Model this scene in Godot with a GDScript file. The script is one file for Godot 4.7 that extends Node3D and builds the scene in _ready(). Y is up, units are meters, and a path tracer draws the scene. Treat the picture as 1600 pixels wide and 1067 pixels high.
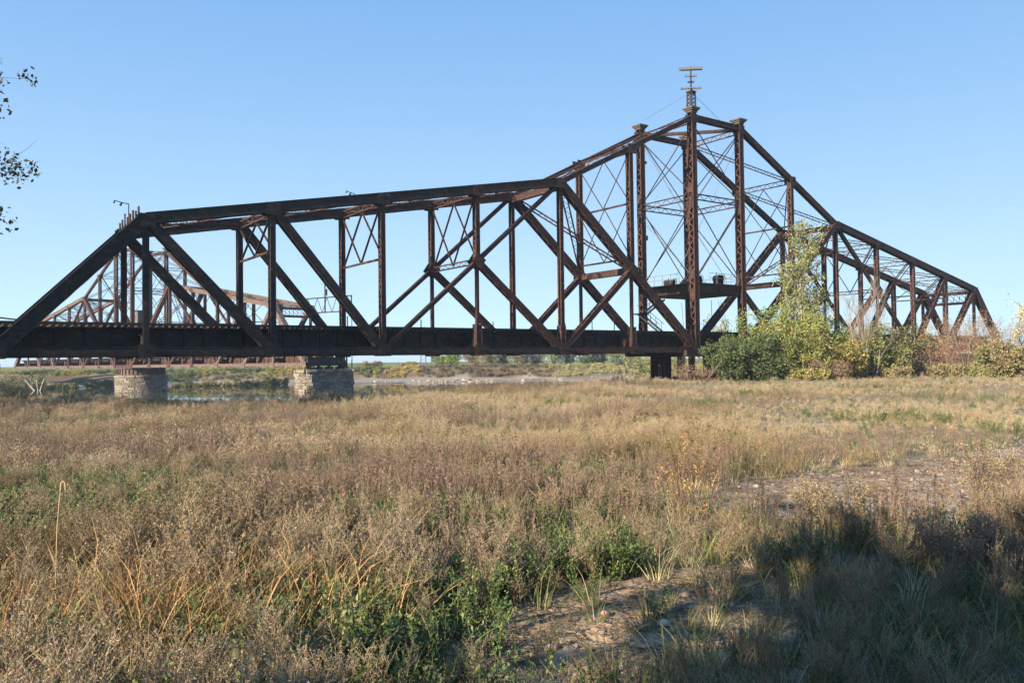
extends Node3D
# An abandoned railway swing bridge beside a dry autumn field.

const EYE := 1.7
const WATER := -4.4

# ---------------------------------------------------------------- mesh builder
class MB:
	var v := PackedVector3Array()
	var n := PackedVector3Array()
	var c := PackedColorArray()
	var col := Color.WHITE

	func tri(a: Vector3, b: Vector3, d: Vector3, na: Vector3, nb: Vector3, nd: Vector3) -> void:
		v.append(a); v.append(d); v.append(b)
		n.append(na); n.append(nd); n.append(nb)
		c.append(col); c.append(col); c.append(col)

	func quad(a: Vector3, b: Vector3, d: Vector3, e: Vector3, nn: Vector3) -> void:
		tri(a, b, d, nn, nn, nn)
		tri(a, d, e, nn, nn, nn)

	func box(o: Vector3, x: Vector3, y: Vector3, z: Vector3) -> void:
		if x.cross(y).dot(z) < 0.0:
			z = -z
		var nx := x.normalized(); var ny := y.normalized(); var nz := z.normalized()
		quad(o + x - y - z, o + x + y - z, o + x + y + z, o + x - y + z, nx)
		quad(o - x - y + z, o - x + y + z, o - x + y - z, o - x - y - z, -nx)
		quad(o + y - z - x, o + y + z - x, o + y + z + x, o + y - z + x, ny)
		quad(o - y - z + x, o - y + z + x, o - y + z - x, o - y - z - x, -ny)
		quad(o + z - x - y, o + z + x - y, o + z + x + y, o + z - x + y, nz)
		quad(o - z - x + y, o - z + x + y, o - z + x - y, o - z - x - y, -nz)

	func abox(o: Vector3, s: Vector3) -> void:   # axis-aligned, full size
		box(o, Vector3(s.x / 2, 0, 0), Vector3(0, s.y / 2, 0), Vector3(0, 0, s.z / 2))

	func beam(a: Vector3, b: Vector3, up: Vector3, h: float, w: float) -> void:
		var d := (b - a).normalized()
		var side := d.cross(up)
		if side.length() < 0.001:
			side = d.cross(Vector3(1, 0, 0.01))
		side = side.normalized()
		var u := side.cross(d).normalized()
		box((a + b) / 2, (b - a) / 2, u * h / 2, side * w / 2)

	func tube(a: Vector3, b: Vector3, r0: float, r1: float, k: int) -> void:
		var d := (b - a).normalized()
		var s := d.cross(Vector3.UP if absf(d.y) < 0.9 else Vector3.RIGHT).normalized()
		var t := d.cross(s)
		for i in k:
			var p0 := TAU * i / k
			var p1 := TAU * (i + 1) / k
			var e0 := s * cos(p0) + t * sin(p0)
			var e1 := s * cos(p1) + t * sin(p1)
			var A := a + e0 * r0; var B := a + e1 * r0
			var D := b + e1 * r1; var E := b + e0 * r1
			tri(A, B, D, e0, e1, e1)
			tri(A, D, E, e0, e1, e0)

	func leaf(p: Vector3, d: Vector3, side: Vector3, l: float, w: float) -> void:
		var m := p + d * l * 0.45
		var nn := side.cross(d).normalized()
		quad(p, m + side * w * 0.5, p + d * l, m - side * w * 0.5, nn)

	func mesh() -> ArrayMesh:
		var arr := []
		arr.resize(Mesh.ARRAY_MAX)
		arr[Mesh.ARRAY_VERTEX] = v
		arr[Mesh.ARRAY_NORMAL] = n
		arr[Mesh.ARRAY_COLOR] = c
		var m := ArrayMesh.new()
		m.add_surface_from_arrays(Mesh.PRIMITIVE_TRIANGLES, arr)
		return m

var taken := {}
var rng := RandomNumberGenerator.new()
var noise := FastNoiseLite.new()
var noise2 := FastNoiseLite.new()
var M := {}

func numbered(called: String) -> String:
	var k: int = taken.get(called, 0)
	taken[called] = k + 1
	return called if k == 0 else "%s_%03d" % [called, k]

func tag(o: Node, label: String, category := "", group := "", kind := "") -> void:
	o.set_meta("label", label)
	if category: o.set_meta("category", category)
	if group: o.set_meta("group", group)
	if kind: o.set_meta("kind", kind)

func base(called: String, at: Vector3, turn := 0.0) -> Node3D:
	var o := Node3D.new()
	o.name = numbered(called)
	add_child(o, true)
	o.position = at
	o.rotation.y = turn
	return o

func part(par: Node, called: String, mb: MB, mat: Material) -> MeshInstance3D:
	var o := MeshInstance3D.new()
	o.name = called
	o.mesh = mb.mesh()
	o.material_override = mat
	par.add_child(o, true)
	return o

# ---------------------------------------------------------------- materials
func noise_tex(freq: float, stops: Array, seed_: int, oct := 5) -> NoiseTexture2D:
	var fn := FastNoiseLite.new()
	fn.noise_type = FastNoiseLite.TYPE_SIMPLEX_SMOOTH
	fn.frequency = freq
	fn.seed = seed_
	fn.fractal_octaves = oct
	var g := Gradient.new()
	var offs := PackedFloat32Array()
	var cols := PackedColorArray()
	for s in stops:
		offs.append(s[0])
		cols.append(Color(s[1], s[2], s[3]).linear_to_srgb())
	g.offsets = offs
	g.colors = cols
	var t := NoiseTexture2D.new()
	t.width = 512; t.height = 512
	t.seamless = true
	t.noise = fn
	t.color_ramp = g
	return t

func surf(called: String, tex: Texture2D, scale: float, rough: float, tint := Color.WHITE, metal := 0.0, vc := false) -> StandardMaterial3D:
	var m := StandardMaterial3D.new()
	m.resource_name = called
	m.albedo_color = tint.linear_to_srgb()
	if tex:
		m.albedo_texture = tex
		m.uv1_triplanar = true
		m.uv1_world_triplanar = true
		m.uv1_scale = Vector3.ONE * scale
	m.roughness = rough
	m.metallic = metal
	m.vertex_color_use_as_albedo = vc
	return m

func mottled(m: StandardMaterial3D, fine: Texture2D) -> void:
	m.detail_enabled = true
	m.detail_blend_mode = BaseMaterial3D.BLEND_MODE_MUL
	m.detail_albedo = fine

func foliage_mat(called: String, back: float) -> StandardMaterial3D:
	var m := StandardMaterial3D.new()
	m.resource_name = called
	m.vertex_color_use_as_albedo = true
	m.roughness = 0.75
	m.cull_mode = BaseMaterial3D.CULL_DISABLED
	if back > 0.0:
		m.backlight_enabled = true
		m.backlight = Color(back, back, back)
	return m

func make_materials() -> void:
	var rust := noise_tex(0.012, [[0.0, 0.010, 0.007, 0.007], [0.36, 0.022, 0.012, 0.010], [0.5, 0.045, 0.018, 0.013], [0.66, 0.078, 0.027, 0.017], [0.82, 0.105, 0.043, 0.027], [1.0, 0.17, 0.09, 0.062]], 3)
	var tar_and_shade := noise_tex(0.012, [[0.0, 0.005, 0.0045, 0.005], [0.45, 0.009, 0.007, 0.007], [0.62, 0.02, 0.011, 0.009], [0.8, 0.045, 0.023, 0.017], [1.0, 0.1, 0.055, 0.04]], 8)
	var pale := noise_tex(0.012, [[0.0, 0.05, 0.03, 0.026], [0.4, 0.09, 0.058, 0.048], [0.6, 0.14, 0.095, 0.08], [1.0, 0.23, 0.17, 0.145]], 5)
	M.rust = surf("rusty_steel", rust, 0.35, 0.8, Color(0.8, 0.76, 0.74))
	M.lace = surf("rusty_lacing", rust, 0.8, 0.85, Color(1.9, 1.75, 1.6))  # rust tint raised so the bars look sunlit
	M.tar_and_shade = surf("tarred_and_shaded_steel", tar_and_shade, 0.3, 0.75)  # black tar; also paints tree shade onto the left arm
	M.pale = surf("weathered_red_steel", pale, 0.3, 0.85)
	M.paledark = surf("weathered_dark_steel", rust, 0.3, 0.85, Color(1.15, 1.15, 1.15))
	M.cap = surf("grey_painted_plate", noise_tex(0.02, [[0.0, 0.045, 0.035, 0.03], [0.5, 0.09, 0.075, 0.063], [1.0, 0.16, 0.14, 0.12]], 12), 0.5, 0.8)
	M.timber = surf("weathered_timber", noise_tex(0.03, [[0.0, 0.015, 0.012, 0.01], [0.5, 0.03, 0.025, 0.021], [1.0, 0.075, 0.062, 0.05]], 14), 0.6, 0.9)
	M.palewood = surf("bleached_timber", noise_tex(0.03, [[0.0, 0.08, 0.072, 0.065], [0.5, 0.13, 0.12, 0.11], [1.0, 0.2, 0.185, 0.17]], 15), 0.8, 0.9)
	M.wire = surf("grey_wire", null, 1, 0.6, Color(0.16, 0.15, 0.15))
	M.stone = []
	for k in 4:
		var q: float = [0.5, 0.78, 0.95, 0.66][k]
		M.stone.append(surf("limestone_block", noise_tex(0.018, [[0.0, 0.07 * q, 0.058 * q, 0.048 * q], [0.36, 0.17 * q, 0.145 * q, 0.115 * q], [0.6, 0.34 * q, 0.29 * q, 0.225 * q], [1.0, 0.5 * q, 0.44 * q, 0.35 * q]], 20 + k), 0.33, 0.95))
	M.mortar = surf("pier_core", noise_tex(0.02, [[0.0, 0.08, 0.065, 0.05], [1.0, 0.18, 0.15, 0.12]], 30), 0.4, 1.0)
	M.ground = surf("ground_soil", noise_tex(0.02, [[0.0, 0.45, 0.45, 0.45], [0.5, 0.8, 0.8, 0.8], [1.0, 1.0, 1.0, 1.0]], 31, 6), 0.35, 1.0, Color.WHITE, 0.0, true)
	var gn := FastNoiseLite.new()
	gn.frequency = 0.04
	gn.seed = 51
	var gt := NoiseTexture2D.new()
	gt.width = 512; gt.height = 512
	gt.seamless = true
	gt.as_normal_map = true
	gt.bump_strength = 9.0
	gt.noise = gn
	M.ground.normal_enabled = true
	M.ground.normal_texture = gt
	M.ground.normal_scale = 0.8
	M.leaf = foliage_mat("leaves", 0.35)
	M.weed = foliage_mat("weed_stems", 0.25)
	M.bark = foliage_mat("bark", 0.0)
	M.pebble = foliage_mat("pebbles", 0.0)
	var w := StandardMaterial3D.new()
	w.resource_name = "river_water"
	w.albedo_color = Color(0.06, 0.058, 0.045).linear_to_srgb()
	w.roughness = 0.02
	w.metallic_specular = 0.2
	var wn := FastNoiseLite.new()
	wn.frequency = 0.03
	wn.seed = 44
	var wt := NoiseTexture2D.new()
	wt.width = 512; wt.height = 512
	wt.seamless = true
	wt.as_normal_map = true
	wt.bump_strength = 1.2
	wt.noise = wn
	w.normal_enabled = true
	w.normal_texture = wt
	w.normal_scale = 0.015
	w.uv1_triplanar = true
	w.uv1_world_triplanar = true
	w.uv1_scale = Vector3.ONE * 0.12
	M.water = w

# ---------------------------------------------------------------- steelwork
# Built-up member: two side webs with edge angles, laced (or covered) between.
func member(par: Node, called: String, a: Vector3, b: Vector3, side: Vector3, h: float, w: float, mat: Material, o := {}) -> MeshInstance3D:
	var d := b - a
	var L := d.length()
	d /= L
	side = (side - d * side.dot(d)).normalized()
	var up := side.cross(d).normalized()
	if up.y < -0.01:
		up = -up
	var mid := (a + b) / 2
	var mb := MB.new()
	for s in [-1.0, 1.0]:
		mb.box(mid + side * s * (w / 2 - 0.02), d * L / 2, up * h / 2, side * 0.02)
		for q in [-1.0, 1.0]:
			mb.box(mid + side * s * (w / 2 - 0.06) + up * q * (h / 2 + 0.012), d * (L / 2 - 0.01), up * 0.011, side * 0.09)
	if o.get("cover", false):
		mb.box(mid + up * (h / 2 + 0.04), d * L / 2, up * 0.015, side * (w / 2 + 0.07))
	var tie: float = minf(0.8, L * 0.12)
	for q in [-1.0, 1.0]:
		if q > 0 and o.get("cover", false): continue
		for e in [0.35 + tie / 2, L - 0.35 - tie / 2]:
			mb.box(a + d * e + up * q * (h / 2 + 0.034), d * tie / 2, up * 0.01, side * (w / 2 - 0.01))
	for e in o.get("plates", []):
		for q in [-1.0, 1.0]:
			mb.box(a + d * e + up * q * (h / 2 + 0.036), d * 0.55, up * 0.012, side * (w / 2 + 0.015))
	var r := part(par, called, mb, mat)
	if not o.get("plain", false):
		var pitch: float = o.get("pitch", maxf(w, 0.45))
		var lb := MB.new()
		for q in [-1.0, 1.0]:
			if q > 0 and o.get("cover", false): continue
			var n := maxi(2, int((L - 2 * tie - 0.7) / pitch))
			var z := -1.0
			for k in n:
				var p0 = a + d * (0.35 + tie + (L - 2 * tie - 0.7) * k / n) + side * z * (w / 2 - 0.07) + up * q * (h / 2 + 0.03 + 0.012 * (k % 2))
				z = -z
				var p1 = a + d * (0.35 + tie + (L - 2 * tie - 0.7) * (k + 1) / n) + side * z * (w / 2 - 0.07) + up * q * (h / 2 + 0.03 + 0.012 * (k % 2))
				lb.beam(p0, p1, up, 0.01, o.get("bar", 0.085))
		var lm := part(r, "lacing", lb, o.get("lace_mat", M.lace if mat == M.rust else mat))
		lm.set_meta("kind", "stuff")
	return r

# Light latticed strut: two angles with zigzag bars.
func lattice(par: Node, called: String, a: Vector3, b: Vector3, up: Vector3, h: float, mat: Material, bar := 0.06, chord := 0.11) -> MeshInstance3D:
	var d := b - a
	var L := d.length()
	d /= L
	var u := (up - d * up.dot(d)).normalized()
	var mb := MB.new()
	for q in [-1.0, 1.0]:
		mb.beam(a + u * q * h / 2, b + u * q * h / 2, u, chord, chord)
	var n := maxi(3, int(L / (h * 1.1)))
	var z := -1.0
	for k in n:
		var p0 := a + d * L * (float(k) / n) + u * z * h / 2
		z = -z
		var p1 := a + d * L * (float(k + 1) / n) + u * z * h / 2
		mb.beam(p0, p1, u.cross(d), 0.014 + 0.004 * (k % 2), bar)
	return part(par, called, mb, mat)

func rod(par: Node, called: String, a: Vector3, b: Vector3, r: float, mat: Material) -> MeshInstance3D:
	var mb := MB.new()
	mb.tube(a, b, r, r, 5)
	return part(par, called, mb, mat)

func bar(par: Node, called: String, a: Vector3, b: Vector3, up: Vector3, h: float, w: float, mat: Material) -> MeshInstance3D:
	var mb := MB.new()
	mb.beam(a, b, up, h, w)
	return part(par, called, mb, mat)

func plate_girder(par: Node, called: String, a: Vector3, b: Vector3, h: float, flange: float, stiff: float, mat: Material) -> MeshInstance3D:
	var d := b - a
	var L := d.length()
	d /= L
	var side := d.cross(Vector3.UP).normalized()
	var mid := (a + b) / 2
	var mb := MB.new()
	mb.box(mid, d * L / 2, Vector3.UP * h / 2, side * 0.015)
	for q in [-1.0, 1.0]:
		mb.box(mid + Vector3.UP * q * (h / 2 + 0.02), d * L / 2, Vector3.UP * 0.019, side * flange / 2)
	var n := maxi(1, int(L / stiff))
	for k in n + 1:
		var p := a + d * clampf(L * k / n, 0.06, L - 0.06)
		for s in [-1.0, 1.0]:
			mb.box(p + side * s * 0.075, d * 0.012, Vector3.UP * (h / 2 - 0.004), side * 0.058)
	return part(par, called, mb, mat)

# One complete swing bridge: fifteen panels a side, tower over the middle panel.
# local x along the bridge, local -z across to the second truss, y = 0 at the lower pins
func swing_bridge(root: Node3D, s: Array, t: float, h1: float, h5: float, h7: float, w: float, mats: Dictionary, main: bool) -> void:
	var T: float = 2 * s[7] + t
	var X := func(i: int) -> float: return s[i] if i <= 7 else T - s[15 - i]
	var H := func(i: int) -> float:
		var j := i if i <= 7 else 15 - i
		if j == 0: return 0.0
		if j <= 5: return h1 + (h5 - h1) * (s[j] - s[1]) / (s[5] - s[1])
		return h5 + (h7 - h5) * (s[j] - s[5]) / (s[7] - s[5])
	var hm4: float = h5 * (s[4] - s[3]) / (s[5] - s[3])
	var hm6: float = h5 * (s[7] - s[6]) / (s[7] - s[5])
	var P := func(i: int, lvl: String, k: int) -> Vector3:
		var y := 0.0
		var j := i if i <= 7 else 15 - i
		if lvl == "U": y = H.call(i)
		elif lvl == "M": y = hm4 if j == 4 else hm6
		return Vector3(X.call(i), y, -w * k)
	var Z := Vector3(0, 0, 1)
	var ru: Material = mats.rust
	var tr: Material = mats.dark
	var ch: Material = mats.get("chord", ru)
	for k in 2:
		for arm in 2:
			var I := func(i: int) -> int: return i if arm == 0 else 15 - i
			var g := func(i: int, lvl: String) -> Vector3: return P.call(I.call(i), lvl, k)
			var m1: Material = (tr if arm == 0 else ru) if main else ch  # left arm darker: the cottonwood shade is put into its steel colour
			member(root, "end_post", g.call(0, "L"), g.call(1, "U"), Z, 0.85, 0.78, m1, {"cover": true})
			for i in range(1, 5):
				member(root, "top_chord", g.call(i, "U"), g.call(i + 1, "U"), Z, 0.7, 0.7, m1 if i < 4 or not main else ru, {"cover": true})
			for i in range(5, 7):
				member(root, "top_chord", g.call(i, "U"), g.call(i + 1, "U"), Z, 0.42 if arm == 0 else 0.5, 0.5, ru, {"plain": true, "cover": arm == 1})
			for i in 7:
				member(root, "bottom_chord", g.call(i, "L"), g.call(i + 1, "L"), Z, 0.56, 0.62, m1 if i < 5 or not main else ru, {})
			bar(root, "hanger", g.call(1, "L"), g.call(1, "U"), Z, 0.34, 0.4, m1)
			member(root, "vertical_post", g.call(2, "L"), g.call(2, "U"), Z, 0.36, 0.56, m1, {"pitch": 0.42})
			member(root, "vertical_post", g.call(3, "L"), g.call(3, "U"), Z, 0.34, 0.54, ru, {"pitch": 0.4})
			member(root, "vertical_post", g.call(4, "M"), g.call(4, "U"), Z, 0.36, 0.54, ru, {"pitch": 0.45})
			member(root, "vertical_post", g.call(5, "L"), g.call(5, "U"), Z, 0.34, 0.5, ru, {"plain": true})
			member(root, "vertical_post", g.call(6, "M"), g.call(6, "U"), Z, 0.42, 0.58, ru, {"pitch": 0.5})
			bar(root, "hanger", g.call(4, "L"), g.call(4, "M"), Z, 0.26, 0.3, ru)
			bar(root, "hanger", g.call(6, "L"), g.call(6, "M"), Z, 0.26, 0.3, ru)
			for i in [4, 5, 6]:
				var sb := MB.new()
				var pl: Vector3 = g.call(i, "L")
				sb.abox(pl + Vector3(0, 1.15, 0), Vector3(0.52, 2.3, 0.58))
				for e in [-1.0, 1.0]:
					sb.abox(pl + Vector3(e * 0.27, 1.15, 0), Vector3(0.05, 2.34, 0.66))
				part(root, "post_foot", sb, ru)
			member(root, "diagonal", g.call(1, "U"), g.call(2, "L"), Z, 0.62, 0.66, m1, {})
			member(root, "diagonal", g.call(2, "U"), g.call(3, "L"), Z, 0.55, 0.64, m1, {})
			member(root, "diagonal", g.call(5, "U"), g.call(4, "M"), Z, 0.28, 0.42, ru, {"plain": true})
			member(root, "diagonal", g.call(4, "M"), g.call(3, "L"), Z, 0.28, 0.42, ru, {"plain": true})
			member(root, "diagonal", g.call(4, "M"), g.call(5, "L"), Z, 0.5, 0.6, ru, {"pitch": 0.55})
			member(root, "diagonal", g.call(5, "U"), g.call(6, "M"), Z, 0.66, 0.74, ru, {"pitch": 0.95, "bar": 0.11})
			member(root, "diagonal", g.call(6, "M"), g.call(7, "L"), Z, 0.66, 0.74, ru, {"pitch": 0.95, "bar": 0.11})
			member(root, "diagonal", g.call(6, "M"), g.call(5, "L"), Z, 0.46, 0.6, ru, {"pitch": 0.5})
			# tower post with its cap
			var tb: Vector3 = g.call(7, "L")
			var tt: Vector3 = g.call(7, "U") + Vector3(0, 0.5, 0)
			member(root, "tower_post", tb, tt, Z, 0.62, 0.72, ru, {"pitch": 0.62, "bar": 0.1, "plates": [1.6, 6.0, 8.2, 16.0, 17.6, tt.y - tb.y - 1.2]})
			var cb := MB.new()
			cb.abox(tt + Vector3(0, 0.12, 0), Vector3(0.85, 0.2, 0.9))
			cb.abox(tt + Vector3(0, 0.30, 0), Vector3(1.1, 0.16, 1.15))
			cb.abox(tt + Vector3(0, 0.47, 0), Vector3(1.35, 0.17, 1.4))
			part(root, "post_cap", cb, mats.cap)
			for i in 8:
				for lvl in (["L"] if i == 0 else ["L", "U"]):
					var gp: Vector3 = g.call(i, lvl)
					var gb := MB.new()
					var hw := 0.55 if i < 7 else 0.5
					for q in [-1.0, 1.0]:
						gb.box(gp + Vector3(0, 0.02 if lvl == "L" else -0.12, q * 0.415), Vector3(hw, 0, 0), Vector3(0, 0.46, 0), Vector3(0, 0, 0.012))
					gb.tube(gp + Vector3(0, 0, -0.46), gp + Vector3(0, 0, 0.46), 0.12, 0.12, 8)
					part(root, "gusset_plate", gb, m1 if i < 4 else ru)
			if k == 0:
				var M4: Vector3 = g.call(4, "M")
				var M6: Vector3 = g.call(6, "M")
				for mp in [M4, M6, M4 - Vector3(0, 0, w), M6 - Vector3(0, 0, w)]:
					var gb2 := MB.new()
					for q in [-1.0, 1.0]:
						gb2.box(mp + Vector3(0, 0, q * 0.43), Vector3(0.42, -0.3, 0), Vector3(0.3, 0.42, 0), Vector3(0, 0, 0.012))
					part(root, "gusset_plate", gb2, ru)
		member(root, "top_chord", P.call(7, "U", k), P.call(8, "U", k), Z, 0.5, 0.56, ru, {"plain": true, "cover": true})
		member(root, "bottom_chord", P.call(7, "L", k), P.call(8, "L", k), Z, 0.56, 0.62, ru, {})
	# ---- across the bridge
	var Y := Vector3.UP
	for i in 16:
		var a: Vector3 = P.call(i, "L", 0); var b: Vector3 = P.call(i, "L", 1)
		plate_girder(root, "floor_beam", a + Vector3(0, 0.55, -0.34), b + Vector3(0, 0.55, 0.34), 1.2, 0.3, 1.3, tr if i < 6 else ru)  # left beams share the painted shade tone
	for i in 15:
		for z in [0.27, 0.73]:
			plate_girder(root, "deck_girder", Vector3(X.call(i) + 0.03, 0.9, -w * z), Vector3(X.call(i + 1) - 0.03, 0.9, -w * z), 1.4, 0.34, 1.45, tr)
	var ties := MB.new()
	var nt := int(T / 0.44)
	for k in nt:
		var jx := rng.randf_range(-0.03, 0.03)
		ties.abox(Vector3((k + 0.5) * T / nt + jx, 1.755, -w / 2 + rng.randf_range(-0.06, 0.06)), Vector3(0.23, 0.22, w * 0.62))
	part(root, "sleepers", ties, M.timber).set_meta("kind", "stuff")
	for z in [0.2, 0.8]:
		bar(root, "guard_timber", Vector3(0, 1.955, -w * z), Vector3(T, 1.955, -w * z), Y, 0.16, 0.2, M.timber)
	for z in [0.41, 0.59]:
		bar(root, "rail", Vector3(0, 1.95, -w * z), Vector3(T, 1.95, -w * z), Y, 0.15, 0.07, ru)
	for arm in 2:
		var I := func(i: int) -> int: return i if arm == 0 else 15 - i
		var sg := 1.0 if arm == 0 else -1.0
		for i in range(1, 7):
			var a: Vector3 = P.call(I.call(i), "U", 0); var b: Vector3 = P.call(I.call(i), "U", 1)
			var e := Vector3(0, 0, 0.3)
			if i == 5:
				member(root, "cross_strut", a + Vector3(0, -0.35, -0.3), b + Vector3(0, -0.35, 0.3), Vector3(1, 0, 0), 0.6, 0.4, ru, {"pitch": 0.4})
			else:
				lattice(root, "cross_strut", a + Vector3(0, -0.2, -0.3), b + Vector3(0, -0.2, 0.3), Y, 0.55, ru)
			# sway frames
			if i in [2, 3, 4]:
				var lo: float = hm4 + (0.0 if i == 4 else -0.35)
				var tp: float = a.y - 0.55
				var c0 := Vector3(a.x, lo, -0.2); var c1 := Vector3(a.x, lo, -w + 0.2)
				var cm := Vector3(a.x, lo, -w / 2); var tm := Vector3(a.x, tp, -w / 2)
				if i == 4:
					lattice(root, "sway_strut", c0, c1, Y, 0.42, ru)
				else:
					bar(root, "sway_strut", c0, c1, Y, 0.16, 0.16, ru)
				for pr in [[Vector3(a.x, tp, -0.25), cm], [Vector3(a.x + 0.13, tp, -w / 2), c0 + Vector3(0.13, 0.2, 0)], [Vector3(a.x + 0.13, tp, -w / 2), c1 + Vector3(0.13, 0.2, 0)], [Vector3(a.x, tp, -w + 0.25), cm]]:
					bar(root, "sway_brace", pr[0], pr[1], Z, 0.05, 0.17, ru)
			if i == 6:
				var mids := [a.y - 0.5, a.y * 0.5 + hm6 * 0.5 + 0.6, hm6 + 1.2]
				for q in 2:
					var y0: float = mids[q]; var y1: float = mids[q + 1]
					bar(root, "sway_strut", Vector3(a.x, y1, -0.2), Vector3(a.x, y1, -w + 0.2), Y, 0.17, 0.17, ru)
					for pr in [[0.0, 0.5], [1.0, 0.5]]:
						rod(root, "brace_rod", Vector3(a.x - 0.08, y0, -w * pr[0]), Vector3(a.x - 0.08, y1, -w * pr[1]), 0.055, ru)
						rod(root, "brace_rod", Vector3(a.x + 0.08, y0, -w * pr[1]), Vector3(a.x + 0.08, y1, -w * pr[0]), 0.055, ru)
		# lateral bracing between the top chords
		for i in range(1, 7):
			var a0: Vector3 = P.call(I.call(i), "U", 0); var b1: Vector3 = P.call(I.call(i + 1), "U", 1)
			var a1: Vector3 = P.call(I.call(i), "U", 1); var b0: Vector3 = P.call(I.call(i + 1), "U", 0)
			lattice(root, "lateral_brace", a0 + Vector3(0, -0.1, -0.3), b1 + Vector3(0, -0.1, 0.3), Y, 0.36, ru, 0.05, 0.09)
			lattice(root, "lateral_brace", a1 + Vector3(0, 0.12, 0.3), b0 + Vector3(0, 0.12, -0.3), Y, 0.36, ru, 0.05, 0.09)
		# bracing in the plane of the big inner diagonals
		var u5: Vector3 = P.call(I.call(5), "U", 0); var m6: Vector3 = P.call(I.call(6), "M", 0)
		var far := Vector3(0, 0, -w)
		var pn := (m6 - u5).normalized()
		lattice(root, "portal_brace", u5 + pn * 0.9 + Vector3(0, 0, -0.35), m6 + far + Vector3(0, 0, 0.35), pn, 0.62, ru)
		lattice(root, "portal_brace", u5 + pn * 0.9 + far + Vector3(sg * 0.15, 0.1, 0.35), m6 + Vector3(sg * 0.15, 0.1, -0.35), pn, 0.62, ru)
		member(root, "cross_strut", m6 + Vector3(0, -0.05, -0.38), m6 + far + Vector3(0, -0.05, 0.38), Vector3(1, 0, 0), 0.62, 0.42, ru, {"pitch": 0.42})
		# end portal on the inclined end posts
		var e1: Vector3 = P.call(I.call(1), "U", 0); var e0: Vector3 = P.call(I.call(0), "L", 0)
		var pd := (e0 - e1).normalized()
		bar(root, "portal_strut", e1 + pd * 0.5 + Vector3(0, 0, -0.4), e1 + pd * 0.5 + far + Vector3(0, 0, 0.4), pd, 0.45, 0.3, ru)
		bar(root, "portal_strut", e1 + pd * 2.6 + Vector3(0, 0, -0.4), e1 + pd * 2.6 + far + Vector3(0, 0, 0.4), pd, 0.3, 0.3, ru)
		for q in 8:
			var z0 := -0.4 - (w - 0.8) * q / 8.0
			var z1 := -0.4 - (w - 0.8) * (q + 1) / 8.0
			bar(root, "portal_lattice", e1 + pd * 0.65 + Vector3(0, 0, z0), e1 + pd * 2.5 + Vector3(0, 0, z1), pd.cross(Z), 0.03, 0.08, ru)
			bar(root, "portal_lattice", e1 + pd * 0.65 + Vector3(sg * 0.05, 0.03, z1), e1 + pd * 2.5 + Vector3(sg * 0.05, 0.03, z0), pd.cross(Z), 0.03, 0.08, ru)
	# ---- tower
	var x7: float = X.call(7); var x8: float = X.call(8)
	var corners := [Vector3(x7, 0, 0), Vector3(x8, 0, 0), Vector3(x8, 0, -w), Vector3(x7, 0, -w)]
	var ring: float = h7 * 0.66
	var plat: float = h7 * 0.285
	for q in 4:
		var a: Vector3 = corners[q]; var b: Vector3 = corners[(q + 1) % 4]
		var d := (b - a).normalized() * 0.36
		lattice(root, "tower_strut", a + d + Y * ring, b - d + Y * ring, Y, 0.6, ru, 0.07, 0.12)
		if q % 2 == 1:
			lattice(root, "tower_strut", a + d + Y * (h7 - 0.3), b - d + Y * (h7 - 0.3), Y, 0.55, ru, 0.07, 0.12)
		var out := d.cross(Y).normalized() * 0.1
		for lv in [[h7 - 0.6, ring + 0.3], [ring - 0.3, plat + 0.2]]:
			rod(root, "brace_rod", a + Y * lv[0] + out, b + Y * lv[1] + out, 0.06, ru)
			rod(root, "brace_rod", b + Y * lv[0] - out, a + Y * lv[1] - out, 0.06, ru)
		plate_girder(root, "platform_girder", a + d + Y * (plat - 0.52), b - d + Y * (plat - 0.52), 0.86, 0.36, 2.6, ru)
	bar(root, "tower_strut", Vector3(x7 + 0.3, h7 - 0.15, -w + 0.3), Vector3(x8 - 0.3, h7 - 0.15, -0.3), Y, 0.34, 0.3, ru)
	var fl := MB.new()
	fl.abox(Vector3((x7 + x8) / 2, plat - 0.9, -w / 2), Vector3(t - 0.5, 0.06, w - 0.5))
	part(root, "platform_floor", fl, tr)
	var fl2 := MB.new()
	fl2.abox(Vector3((x7 + x8) / 2, plat + 0.02, -w / 2), Vector3(t + 0.6, 0.12, w + 0.6))
	part(root, "platform_deck", fl2, ru)
	if main:
		tower_details(root, x7, x8, w, h7, plat)
		portal_details(root, P, w, s)

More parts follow.
